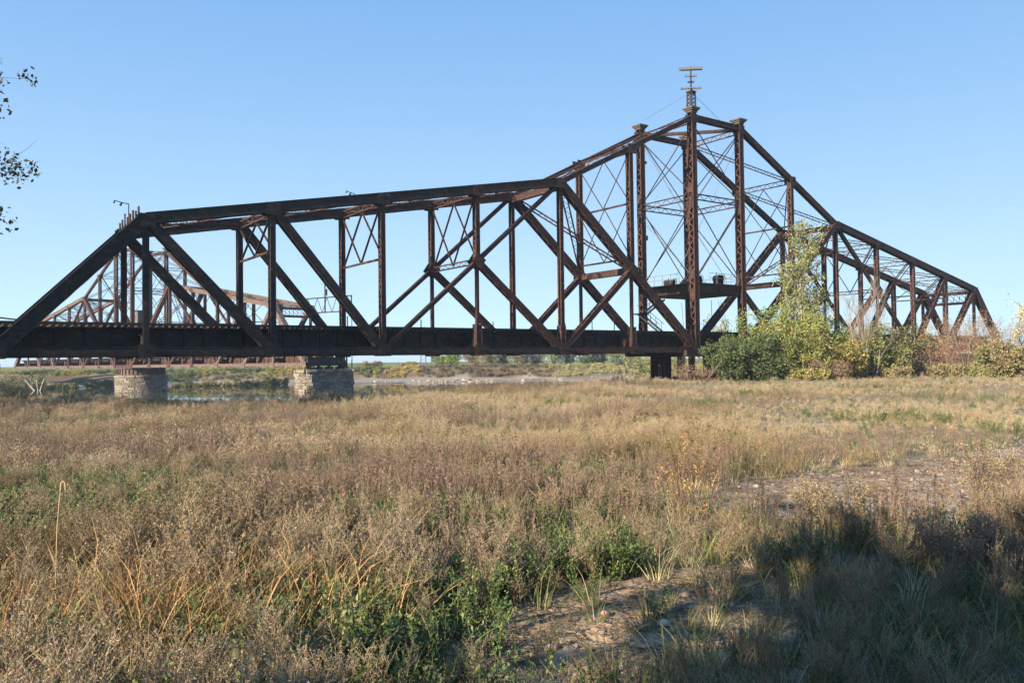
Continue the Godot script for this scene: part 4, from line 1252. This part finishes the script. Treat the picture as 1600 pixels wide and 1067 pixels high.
func grow_far() -> void:
	var grp := "trees seen beyond the bridge"
	var list := [[702, 168, 11.0, "small bushy tree showing in the gap under the long bridge, left of the far thicket", GREEN, -1], [1000, 150, 10.0, "round pale tree seen through the panel left of the tower", SILVER, -1], [1024, 165, 9.5, "grey-green tree seen just left of the tower, behind the stairs", SILVER, -1], [1052, 155, 12.0, "pale willow behind the tower, below the platform", SILVER, -1], [1105, 150, 14.5, "tallest pale willow behind the tower, right of its near post", OLIVE, -1], [1135, 160, 11.5, "pale willow behind the big diagonal right of the tower", SILVER, -1], [1160, 170, 10.0, "silvery tree low behind the right tower post", SILVER, -1], [1395, 190, 12.0, "distant tree between the right arm diagonals", OLIVE, -1], [1420, 180, 10.5, "distant tree low between the posts of the right arm", OLIVE, -1], [1460, 200, 10.0, "distant tree behind the red shrub", OLIVE, -1]]
	for l in list:
		if l[0] == 702: continue
		plant("distant_tree", l[3], "tree", grp, at_px(l[0], l[1]), tree_o(l[2] - 1.5, l[4], {"leaves": 9, "spread": 0.9, "size": 0.42, "low": true, "keep": 0.85}))
	var line := [[690, 275, 4.6, GREEN, "small round green tree on the far bank, left end of the thicket"], [706, 272, 5.2, GREEN, "second small green tree on the far bank"], [738, 285, 8.1, BROWN, "hazy brown tree of the far thicket"], [762, 270, 8.9, OLIVE, "light green tree of the far thicket near the brown one"], [788, 276, 9.7, GREEN, "dark green tree of the far thicket"], [812, 268, 9.5, OLIVE, "grey-green tree in the middle of the far thicket"], [838, 274, 10.0, OLIVE, "broad olive tree in the middle of the far thicket"], [864, 266, 9.7, GREEN, "dark green tree right of the middle of the far thicket"], [890, 272, 10.3, OLIVE, "pale olive tree in the right half of the far thicket"], [914, 262, 10.3, DARK, "dark tree in the right half of the far thicket"], [938, 266, 10.3, OLIVE, "yellowish tree in the right half of the far thicket"], [962, 258, 10.0, GREEN, "green tree next to last in the far thicket"], [990, 252, 10.3, SILVER, "greyish tree at the right end of the far thicket"], [1018, 240, 10.8, SILVER, "greyish tree behind the tower's left support"], [1046, 230, 11.5, OLIVE, "olive tree behind the tower supports"]]
	for l in line:
		plant("thicket_tree", l[4], "tree", "thicket on the far bank", at_px(l[0], l[1]), tree_o(l[2], l[3], {"stems": 3, "foot": 1.2, "tilt": 0.35, "leaves": 9, "spread": 0.95, "size": 0.45, "low": true}))
	var bushes := [[12, 205, 5.5, OLIVE, "tall grey-green bush at the left edge under the bridge"], [38, 215, 6.2, SILVER, "greyish tree-like bush left of the driftwood"], [72, 225, 2.4, OLIVE, "yellow-green bush right of the driftwood"], [104, 222, 2.7, GREEN, "leafy green bush between the driftwood and the round pier"], [132, 224, 2.7, GREEN, "darker green bush left of the round pier"], [160, 226, 2.5, OLIVE, "olive bush nearest the left of the round pier"], [276, 226, 2.7, OLIVE, "olive bush just right of the round pier"], [318, 228, 2.9, YELLOW, "yellow bush between the two piers"], [352, 229, 2.7, YELLOW, "yellow and olive bush nearer the straight pier"], [392, 232, 2.5, DARK, "dark bush close to the straight pier"], [428, 234, 2.5, OLIVE, "brownish bush at the straight pier's left corner"], [582, 300, 2.4, YELLOW, "small yellow bush on the grass below the levee"], [634, 305, 2.2, YELLOW, "pale yellow bush on the grass below the levee, left of the pylon"]]
	for l in bushes:
		plant("bank_bush", l[4], "bush", "bushes on the far bank", at_px(l[0], l[1]), shrub_o(l[2], 3.4, [l[3][0], l[3][1], l[3][2], OLIVE[2], BROWN[0]], {"stems": 9, "foot": 3.4, "tilt": 0.9, "leaves": 14, "spread": 0.8, "size": 0.34}))
	# driftwood
	rng.seed = 5
	var mb := MB.new()
	mb.col = Color(0.5, 0.44, 0.37)
	var tips := []
	var o := {"segs": [4, 3], "kids": [1], "ang": [0.7], "len": [0.5], "rmin": 0.06, "bend": 0.12}
	var at := at_px(60, 205)
	at.y = ground_h(at.x, at.z) + 0.4
	limb(mb, tips, at, Vector3(-0.75, 0.6, 0.1).normalized(), 5.0, 0.2, 0, o)
	limb(mb, tips, at, Vector3(0.35, 0.9, 0.0).normalized(), 4.2, 0.16, 0, o)
	limb(mb, tips, at, Vector3(-0.2, 0.95, 0.1).normalized(), 3.6, 0.14, 0, o)
	tag(part(self, "driftwood", mb, M.bark), "bleached driftwood branch on the bank left of the round pier", "driftwood")

func grow_left_and_behind() -> void:
	plant("cottonwood", "large cottonwood left of the bridge end whose thin branches reach into the top left", "tree", "", Vector3(-35.0, 0, -34), {"h": 27.0, "r": 0.5, "rmin": 0.014, "trunk": 0.82, "segs": [8, 6, 4, 3], "kids": [3, 2, 2], "ang": [0.95, 0.8, 0.7], "len": [0.46, 0.42, 0.45], "taper": 0.2, "bend": 0.1, "tilt": 0.02, "low": true,
		"leaves": 34, "keep": 0.95, "spread": 0.62, "size": 0.22, "pal": [Color(0.035, 0.04, 0.02), Color(0.05, 0.05, 0.022)], "bark": Color(0.12, 0.09, 0.08), "extra": [[Vector3(0.2, 7.0, 0), Vector3(0.96, 0.22, 0.05).normalized(), 11.6, 0.17], [Vector3(0.2, 5.0, 0.2), Vector3(0.97, 0.18, 0.0).normalized(), 11.2, 0.14], [Vector3(0.1, 21.4, 0), Vector3(0.98, 0.1, 0.02).normalized(), 7.9, 0.12]]})
	# the trees behind the viewer, whose shade lies across the foreground
	var k := 0
	for t in SHADE:
		plant("shade_tree", SHADE_LABELS[k], "tree", "trees behind the viewer", Vector3(t[0], 0, t[1]), tree_o(t[2], GREEN, {"leaves": 14, "spread": 1.1, "size": 0.5, "low": true, "len": [0.28 if k == 9 else 0.45, 0.5]}))
		k += 1

const SHADE := [[-8.1, 5.7, 14.5], [-3.5, 9.9, 18.5], [0.3, 14.5, 19.0], [-11.5, 13.8, 17.0], [4.5, 19.3, 14.0], [-1.5, 6.3, 12.0], [-5.1, 5.9, 12.0], [2.9, 10.3, 13.0], [5.0, 13.8, 11.0], [-9.4, 4.4, 10.5]]
const SHADE_LABELS := ["leafy tree behind the viewer nearest the open field", "leafy tree behind the viewer, second in the row", "leafy tree behind the viewer in the middle of the row", "tallest leafy tree behind the viewer", "leafy tree behind the viewer at the right end", "small leafy tree close behind the viewer", "leafy tree behind the viewer at the front left of the row", "leafy tree behind the viewer at the front right of the row", "leafy tree behind the viewer, last at the right", "slim leafy tree behind the viewer at the edge of the open field"]

func field_plants() -> void:
	# single plants that stand out of the field
	plant("yellow_sapling", "small sapling with bright yellow-orange leaves in the middle of the field", "sapling", "", Vector3(2.08, 0, -9.7), {"h": 1.22, "r": 0.009, "rmin": 0.002, "stems": 5, "foot": 0.06, "tilt": 0.62, "trunk": 0.85, "segs": [4, 3], "kids": [2], "ang": [0.6], "len": [0.4], "bend": 0.14, "up": 0.12, "leaves": 13, "spread": 0.06, "size": 0.029, "low": true,
		"pal": [Color(0.5, 0.27, 0.05), Color(0.58, 0.36, 0.09), Color(0.42, 0.18, 0.05), Color(0.3, 0.22, 0.06)], "bark": Color(0.14, 0.08, 0.05)})
	var grey := {"r": 0.008, "rmin": 0.002, "stems": 12, "foot": 0.14, "trunk": 0.85, "segs": [4, 3, 2], "kids": [2, 2], "ang": [0.5, 0.6], "len": [0.45, 0.45], "bend": 0.16, "leaves": 8, "spread": 0.06, "size": 0.022, "low": true, "pal": [Color(0.3, 0.21, 0.13), Color(0.36, 0.27, 0.16), Color(0.2, 0.19, 0.08)], "bark": Color(0.2, 0.14, 0.1)}
	var list := [[Vector3(3.5, 0, -8.9), 0.75, 0.5, "bushy brown weed standing up before the pale gravel", "weed"], [Vector3(5.8, 0, -10.1), 1.08, 0.55, "dark twiggy weed in the shade at the right end of the gravel", "weed"], [Vector3(4.0, 0, -7.3), 0.62, 0.7, "reddish brown spreading weed in the shade at the lower right", "weed"], [Vector3(6.5, 0, -9.6), 0.97, 0.6, "dark twiggy weed nearest the right edge", "weed"]]
	for l in list:
		var o := grey.duplicate()
		o.h = l[1]; o.tilt = l[2]
		if l[3].begins_with("reddish"): o.pal = [Color(0.3, 0.19, 0.13), Color(0.36, 0.25, 0.17)]
		plant("tall_weed", l[3], "weed", "tall weeds standing out of the field", l[0], o)
	# the hooked dry stalk
	var mb := MB.new()
	mb.col = Color(0.44, 0.3, 0.16)
	var at := Vector3(-3.3, 0, -5.85)
	at.y = ground_h(at.x, at.z)
	var pts := [at, at + Vector3(-0.01, 0.4, 0), at + Vector3(0.0, 0.8, 0), at + Vector3(0.025, 1.08, 0), at + Vector3(0.03, 1.13, 0), at + Vector3(0.045, 1.145, 0), at + Vector3(0.058, 1.13, 0), at + Vector3(0.062, 1.08, 0)]
	for i in pts.size() - 1:
		mb.tube(pts[i], pts[i + 1], 0.0042 if i < 3 else 0.006, 0.004 if i < 3 else 0.0055, 6)
	var st := part(self, "hooked_stalk", mb, M.bark)
	tag(st, "tall dry stalk with its head bent into a hook at the left", "stalk")
	var lb := MB.new()
	rng.seed = 9
	for k in 9:
		lb.col = Color(0.45, 0.3, 0.15)
		var d := (rand_dir() * 0.5 + Vector3(0, 1, 0)).normalized()
		lb.leaf(at + Vector3(0, 0.08 + 0.07 * k, 0), d, d.cross(rand_dir()).normalized(), 0.22, 0.012)
	part(st, "dry_leaves", lb, M.weed)
	# single larger stones on the near gravel
	var stones := [[Vector3(1.1, 0, -6.05), 0.055, "pale rounded stone on the near gravel patch"], [Vector3(1.42, 0, -6.75), 0.048, "tan stone at the back of the near gravel patch"], [Vector3(0.24, 0, -5.6), 0.05, "grey stone at the left of the near gravel patch"], [Vector3(0.7, 0, -6.3), 0.045, "small reddish stone in the middle of the near gravel patch"]]
	for q in stones.size():
		var sm := MB.new()
		rng.seed = 60 + q
		sm.col = [Color(0.5, 0.47, 0.42), Color(0.42, 0.3, 0.19), Color(0.36, 0.34, 0.32), Color(0.4, 0.24, 0.17)][q]
		var rings := 5
		var seg := 9
		var grid := []
		for i in rings + 1:
			var row := []
			for j in seg:
				var th := PI * i / rings; var ph := TAU * j / seg
				var e := Vector3(sin(th) * cos(ph), cos(th) * 0.5, sin(th) * sin(ph) * 0.75)
				row.append(e * stones[q][1] * (1.0 + 0.4 * noise2.get_noise_3dv(e * 25.0 + Vector3(q * 30, 0, 0))))
			grid.append(row)
		for i in rings:
			for j in seg:
				var A: Vector3 = grid[i][j]; var B: Vector3 = grid[i][(j + 1) % seg]; var C: Vector3 = grid[i + 1][(j + 1) % seg]; var D: Vector3 = grid[i + 1][j]
				sm.tri(A, B, C, A.normalized(), B.normalized(), C.normalized())
				sm.tri(A, C, D, A.normalized(), C.normalized(), D.normalized())
		var so := part(self, numbered("stone"), sm, M.pebble)
		so.position = stones[q][0] + Vector3(0, ground_h(stones[q][0].x, stones[q][0].z) + stones[q][1] * 0.35, 0)
		tag(so, stones[q][2], "stone", "single stones on the near gravel")

# ---------------------------------------------------------------- small structures
func pump_house() -> void:
	var p := at_px(685, 384)
	var root := base("pump_house", Vector3(p.x, ground_h(p.x, p.z) - 0.1, p.z), 0.1)
	tag(root, "small flat grey building on top of the far levee", "building")
	var mb := MB.new()
	mb.abox(Vector3(0, 1.2, 0), Vector3(7.4, 2.4, 4.0))
	part(root, "wall", mb, M.cap)
	var rb := MB.new()
	rb.abox(Vector3(0, 2.5, 0), Vector3(7.9, 0.2, 4.5))
	part(root, "roof", rb, M.timber)
	for k in 2:
		var db := MB.new()
		db.abox(Vector3(-1.8 + 3.4 * k, 1.05, 2.02), Vector3(1.1, 1.9, 0.06))
		part(root, "door", db, M.paledark)
	for k in 3:
		var vb := MB.new()
		vb.tube(Vector3(-2.8 + 2.8 * k, 2.6, 0), Vector3(-2.8 + 2.8 * k, 3.7, 0), 0.07, 0.07, 6)
		part(root, "vent_pipe", vb, M.wire)

func pylon() -> void:
	var p := at_px(661, 318)
	var root := base("lattice_mast", Vector3(p.x, ground_h(p.x, p.z), p.z))
	tag(root, "pale lattice mast standing on the grass before the far levee", "mast")
	var mb := MB.new()
	for k in 4:
		var c := Vector3([-1, 1, 1, -1][k], 0, [-1, -1, 1, 1][k])
		var c2 := Vector3([1, 1, -1, -1][k], 0, [-1, 1, 1, -1][k])
		mb.beam(c * 1.1, c * 0.5 + Vector3(0, 16, 0), Vector3(1, 0, 0), 0.14, 0.14)
		for r in 8:
			var f0 := r / 8.0; var f1 := (r + 1) / 8.0
			mb.beam(c * lerpf(1.1, 0.5, f0) + Vector3(0, 16 * f0, 0), c2 * lerpf(1.1, 0.5, f1) + Vector3(0, 16 * f1, 0), c + c2, 0.03, 0.07)
	part(root, "lattice", mb, M.cap)

func signal_gantry() -> void:
	var a := at_px(474, 150); var b := at_px(550, 143)
	var root := base("signal_gantry", Vector3(a.x, 0, a.z), atan2(-(b.z - a.z), b.x - a.x))
	tag(root, "dark steel signal gantry of zigzag bars behind the second diagonal", "gantry")
	var L := Vector2(b.x - a.x, b.z - a.z).length()
	var y1 := EYE + 11.9; var y0 := EYE + 9.2
	var mb := MB.new()
	for y in [y0, y1]:
		mb.beam(Vector3(0, y, 0), Vector3(L, y, 0), Vector3.UP, 0.2, 0.2)
	part(root, "beam", mb, M.tar_and_shade)
	for k in 10:
		var x0 := L * k / 10.0; var x1 := L * (k + 1) / 10.0
		var up := k % 2 == 0
		bar(root, "zigzag_bar", Vector3(x0, y0 if up else y1, 0.02 * (k % 2)), Vector3(x1, y1 if up else y0, 0.02 * (k % 2)), Vector3(0, 0, 1), 0.05, 0.1, M.tar_and_shade)
	bar(root, "end_bar", Vector3(L, y0, 0.1), Vector3(L, y1, 0.1), Vector3(0, 0, 1), 0.16, 0.16, M.tar_and_shade)
	for x in [0.0, L - 0.3]:
		bar(root, "leg", Vector3(x, -4.6, -0.2), Vector3(x, y0, -0.2), Vector3(0, 0, 1), 0.14, 0.14, M.wire)
	var sb := MB.new()
	sb.tube(Vector3(L * 0.48, y0, 0.25), Vector3(L * 0.48, y1 + 2.6, 0.25), 0.13, 0.11, 8)
	sb.beam(Vector3(L * 0.38, y1 + 2.5, 0.25), Vector3(L * 0.5, y1 + 2.35, 0.25), Vector3.UP, 0.06, 0.06)
	sb.abox(Vector3(L * 0.5 + 0.1, y1 + 0.9, 0.3), Vector3(0.35, 1.2, 0.3))
	part(root, "signal_post", sb, M.tar_and_shade)

func approach_span(origin: Vector3, turn: float, w: float) -> void:
	var root := base("approach_span", origin, turn)
	tag(root, "brown plate girder approach running out of view at the left end of the long bridge", "bridge span")
	for z in [-1.4, -w + 1.4]:
		plate_girder(root, "girder", Vector3(-24, 0.75, z), Vector3(-0.6, 0.75, z), 1.9, 0.4, 1.5, M.rust)
	for x in [-22.0, -15.0, -8.0, -1.2]:
		plate_girder(root, "cross_frame", Vector3(x, 0.7, -1.45), Vector3(x, 0.7, -w + 1.45), 1.4, 0.3, 1.6, M.tar_and_shade)
	var ties := MB.new()
	for k in 52:
		ties.abox(Vector3(-24 + 0.45 * k + 0.2, 1.86, -w / 2), Vector3(0.23, 0.22, w * 0.7))
	part(root, "sleepers", ties, M.timber).set_meta("kind", "stuff")
	bar(root, "guard_timber", Vector3(-24, 2.05, -1.3), Vector3(-0.6, 2.05, -1.3), Vector3.UP, 0.15, 0.2, M.timber)
	var cb := MB.new()
	var prev := Vector3(-9, 4.2, -0.6)
	for k in 8:
		var q := Vector3(-9, 4.2, -0.6).lerp(Vector3(1.6, 2.05, -1.2), (k + 1) / 8.0) - Vector3(0, 0.3 * sin((k + 1) / 8.0 * PI), 0)
		cb.tube(prev, q, 0.05, 0.05, 5)
		prev = q
	part(root, "cable", cb, M.tar_and_shade)

func support(called: String, label: String, origin: Vector3, turn: float, x: float, w: float, top: float, wide: float, mat: Material) -> void:
	var root := base(called, origin, turn)
	tag(root, label, "bridge support")
	var gy := -6.0
	var mb := MB.new()
	mb.abox(Vector3(x, (top + gy) / 2 - 0.35, -w / 2), Vector3(wide, top - gy - 0.7, w + 2.5))
	part(root, "shaft", mb, mat)
	var cb := MB.new()
	cb.abox(Vector3(x, top - 0.3, -w / 2), Vector3(wide + 0.6, 0.6, w + 3.2))
	part(root, "cap", cb, mat)
	for k in 2:
		var bb := MB.new()
		bb.abox(Vector3(x, top + 0.18, -w * k), Vector3(0.9, 0.34, 0.9))
		part(root, "bearing", bb, M.tar_and_shade)

func tower_base(origin: Vector3, turn: float, cx: float, w: float) -> void:
	# rusty drum and its ring of stub columns under the tower of the long bridge
	var root := base("turntable", origin, turn)
	tag(root, "dark rusty ring of stub columns carrying the tower of the long bridge", "bridge support")
	var c := Vector3(cx, 0, -w / 2)
	var R := 4.4
	var n := 9
	for k in n:
		var a := TAU * (k + 0.5) / n
		var o := Vector3(cos(a), 0, sin(a))
		var t := Vector3(-sin(a), 0, cos(a))
		var mb := MB.new()
		mb.box(c + o * R + Vector3(0, -2.2, 0), o * 0.28, Vector3(0, 1.75, 0), t * 0.3)
		for e in [-1.0, 1.0]:
			mb.box(c + o * (R + 0.02) + t * e * 0.33 + Vector3(0, -2.2, 0), o * 0.42, Vector3(0, 1.72, 0), t * 0.04)
		mb.box(c + o * R + Vector3(0, -3.6, 0), o * 0.7, Vector3(0, 0.5, 0), t * 0.75)
		part(root, "stub_column", mb, M.rust)
	var rb := MB.new()
	for k in 32:
		var a0 := TAU * k / 32; var a1 := TAU * (k + 1) / 32
		var p0 := c + Vector3(cos(a0), 0, sin(a0)) * R; var p1 := c + Vector3(cos(a1), 0, sin(a1)) * R
		rb.beam(p0 + Vector3(0, -0.38, 0), p1 + Vector3(0, -0.38, 0), Vector3.UP, 0.7, 0.5)
	part(root, "ring_girder", rb, M.tar_and_shade)
	for k in 4:
		bar(root, "loading_beam", c + Vector3(-6.2, -0.36, -4.5 + 3.0 * k), c + Vector3(6.2, -0.36, -4.5 + 3.0 * k), Vector3.UP, 0.6, 0.4, M.tar_and_shade)

func drum(origin: Vector3, turn: float, cx: float, w: float, top: float, h: float) -> void:
	var root := base("turntable_drum", origin, turn)
	tag(root, "red riveted drum between the round stone pier and the reddish bridge", "bridge support")
	var c := Vector3(cx, top - h / 2, -w / 2)
	var mb := MB.new()
	var R := 4.9
	for k in 36:
		var a0 := TAU * k / 36; var a1 := TAU * (k + 1) / 36
		var e0 := Vector3(cos(a0), 0, sin(a0)); var e1 := Vector3(cos(a1), 0, sin(a1))
		mb.quad(c + e1 * R - Vector3(0, h / 2, 0), c + e0 * R - Vector3(0, h / 2, 0), c + e0 * R + Vector3(0, h / 2, 0), c + e1 * R + Vector3(0, h / 2, 0), (e0 + e1).normalized())
	part(root, "drum_plate", mb, M.pale)
	for k in 36:
		var a0 := TAU * (k + 0.5) / 36
		var e0 := Vector3(cos(a0), 0, sin(a0))
		var sb := MB.new()
		sb.box(c + e0 * (R + 0.1), e0 * 0.1, Vector3(0, h / 2 - 0.1, 0), Vector3(-e0.z, 0, e0.x) * 0.06)
		part(root, "stiffener", sb, M.pale)
	for y in [-h / 2 + 0.1, h / 2 - 0.1]:
		var fb := MB.new()
		for k in 36:
			var a0 := TAU * k / 36; var a1 := TAU * (k + 1) / 36
			fb.beam(c + Vector3(cos(a0), 0, sin(a0)) * (R + 0.12) + Vector3(0, y, 0), c + Vector3(cos(a1), 0, sin(a1)) * (R + 0.12) + Vector3(0, y, 0), Vector3.UP, 0.2, 0.5)
		part(root, "rim", fb, M.pale)

# ---------------------------------------------------------------- scene
func _ready() -> void:
	noise.seed = 11; noise.frequency = 0.02; noise.fractal_octaves = 3
	noise2.seed = 23; noise2.frequency = 0.06; noise2.fractal_octaves = 3
	rng.seed = 1
	# camera
	var cam := Camera3D.new()
	cam.name = "camera"
	cam.position = Vector3(0, EYE, 0)
	cam.rotation = Vector3(0.02366, 0, -0.01265)
	cam.fov = 45.84
	cam.near = 0.1
	cam.far = 9000
	add_child(cam)
	cam.current = true
	# sky, exposure
	var env := Environment.new()
	env.background_mode = Environment.BG_SKY
	var sm := ProceduralSkyMaterial.new()
	sm.sky_top_color = Color(0.275, 0.445, 0.635)
	sm.sky_horizon_color = Color(0.615, 0.712, 0.755)
	sm.sky_curve = 0.17
	sm.ground_bottom_color = Color(0.32, 0.28, 0.22)
	sm.ground_horizon_color = Color(0.62, 0.62, 0.58)
	sm.sun_angle_max = 35.0
	sm.sun_curve = 0.3
	var sky := Sky.new()
	sky.sky_material = sm
	env.sky = sky
	env.tonemap_mode = Environment.TONE_MAPPER_LINEAR
	env.tonemap_exposure = 2.35
	env.sdfgi_enabled = true
	env.ssao_enabled = true
	env.ssil_enabled = true
	env.fog_enabled = true
	env.fog_density = 0.00022
	env.fog_light_color = Color(0.78, 0.87, 0.95)
	var we := WorldEnvironment.new()
	we.environment = env
	add_child(we)
	# low autumn sun, from behind the viewer's left shoulder
	var sun := DirectionalLight3D.new()
	sun.name = "sun"
	var el := deg_to_rad(25.0)
	var toward := Vector3(-0.76 * cos(el), sin(el), 0.65 * cos(el)).normalized()
	sun.basis = Basis.looking_at(-toward)
	sun.light_color = Color(1.0, 0.93, 0.83)
	sun.light_energy = 1.6
	sun.light_angular_distance = 0.5
	sun.shadow_enabled = true
	add_child(sun)

	make_materials()
	build_ground()

	# the long bridge
	var o1 := Vector3(-32.13, 0.936 + EYE, -50.08)
	var turn1 := 0.622
	var s1 := [0.0, 8.715, 17.495, 26.595, 35.808, 45.339, 54.542, 64.007]
	var b1 := base("swing_bridge", o1, turn1)
	tag(b1, "long dark rusty truss swing bridge with a tall tower, crossing the whole view", "bridge")
	swing_bridge(b1, s1, 7.924, 9.09, 15.95, 25.28, 7.878, {"rust": M.rust, "dark": M.tar_and_shade, "cap": M.cap}, true)
	approach_span(o1, turn1, 7.878)
	tower_base(o1, turn1, 67.97, 7.878)
	support("rest_pier", "dark rest pier under the left end of the long bridge", o1, turn1, -0.9, 7.878, -0.75, 1.6, M.tar_and_shade)
	support("rest_pier", "rest pier hidden in shrubs under the right end of the long bridge", o1, turn1, 136.2, 7.878, -0.75, 2.0, M.mortar)

	# the second bridge, beyond
	var q := 9.645
	var s2 := [0.0, q, 2 * q, 3 * q, 4 * q, 5 * q, 5 * q + 8.847, 5 * q + 17.694]
	var half2: float = s2[7]
	var turn2 := -0.719
	var ax := Vector3(cos(0.719), 0, sin(0.719))
	var o2 := Vector3(-84.29, EYE - 0.205, -179.007) - ax * (8.467 + half2)
	var b2 := base("swing_bridge", o2, turn2)
	tag(b2, "pinkish weathered truss swing bridge with a tower, seen behind the left part", "bridge")
	swing_bridge(b2, s2, 8.467, 10.43, 16.692, 26.03, 7.707, {"rust": M.paledark, "dark": M.paledark, "chord": M.pale, "cap": M.pale}, false)
	var cabin := MB.new()
	cabin.abox(Vector3(half2 + 4.2, 11.2, -3.8), Vector3(2.6, 2.6, 2.6))
	part(b2, "operator_cabin", cabin, M.palewood)
	var roof := MB.new()
	roof.abox(Vector3(half2 + 4.2, 12.6, -3.8), Vector3(3.0, 0.18, 3.0))
	part(b2, "cabin_roof", roof, M.tar_and_shade)
	var cx2: float = half2 + 8.467 / 2
	drum(o2, turn2, cx2, 7.707, -0.35, 1.75)
	var ring := PackedVector2Array()
	for k in 32: ring.append(Vector2(cos(TAU * k / 32), sin(TAU * k / 32)) * 5.3)
	var c2 := o2 + ax * cx2 + Vector3(sin(0.719), 0, -cos(0.719)) * 3.85
	pier("round_pier", "round pale stone pier under the tower of the pinkish bridge", "stone piers of the pinkish bridge", Vector3(c2.x, -5.4, c2.z), turn2, ring, 4.85, 9, 1.35)
	# rest pier: straight sides, rounded ends
	var oval := PackedVector2Array()
	for k in 9:
		var a := PI * k / 8
		oval.append(Vector2(cos(a) * 2.1, 3.4 + sin(a) * 1.4))
	for k in 9:
		var a := PI + PI * k / 8
		oval.append(Vector2(cos(a) * 2.1, -4.4 + sin(a) * 1.0))
	var end2: float = 2 * half2 + 8.467
	var c3 := o2 + ax * (end2 - 0.6) + Vector3(sin(0.719), 0, -cos(0.719)) * 3.85
	var p3 := pier("straight_pier", "straight stone pier with a rounded sunlit end, at the near end of the pinkish bridge", "stone piers of the pinkish bridge", Vector3(c3.x, -5.4, c3.z), turn2, oval, 6.0, 11, 1.3)
	# bearings and lifting gear on the pier
	var gear := base("end_lift_gear", Vector3(c3.x, 0.6, c3.z), turn2)
	tag(gear, "black end lifting gear on top of the straight stone pier", "machinery")
	var gb := MB.new()
	gb.abox(Vector3(0.7, 1.35, 0.2), Vector3(0.8, 1.2, 7.2))
	part(gear, "end_beam", gb, M.tar_and_shade)
	for z in [3.0, 1.2, -1.0, -3.2]:
		var bb := MB.new()
		bb.abox(Vector3(0.4, 0.22, z), Vector3(1.3, 0.44, 1.0))
		bb.abox(Vector3(0.4, 0.55, z), Vector3(0.5, 0.5, 0.35))
		part(gear, "bearing", bb, M.cap if z == 3.0 else M.tar_and_shade)
	for z in [4.1, -4.6, -4.1]:
		bar(gear, "strut", Vector3(0.6, 0.0, z), Vector3(0.6, 2.3, z), Vector3(1, 0, 0), 0.16, 0.22, M.pale if z > 0 else M.tar_and_shade)
	signal_gantry()
	pump_house()
	pylon()

	grow_near_bridge()
	grow_far()
	grow_left_and_behind()
	bank_growth()
	build_field()
	field_plants()
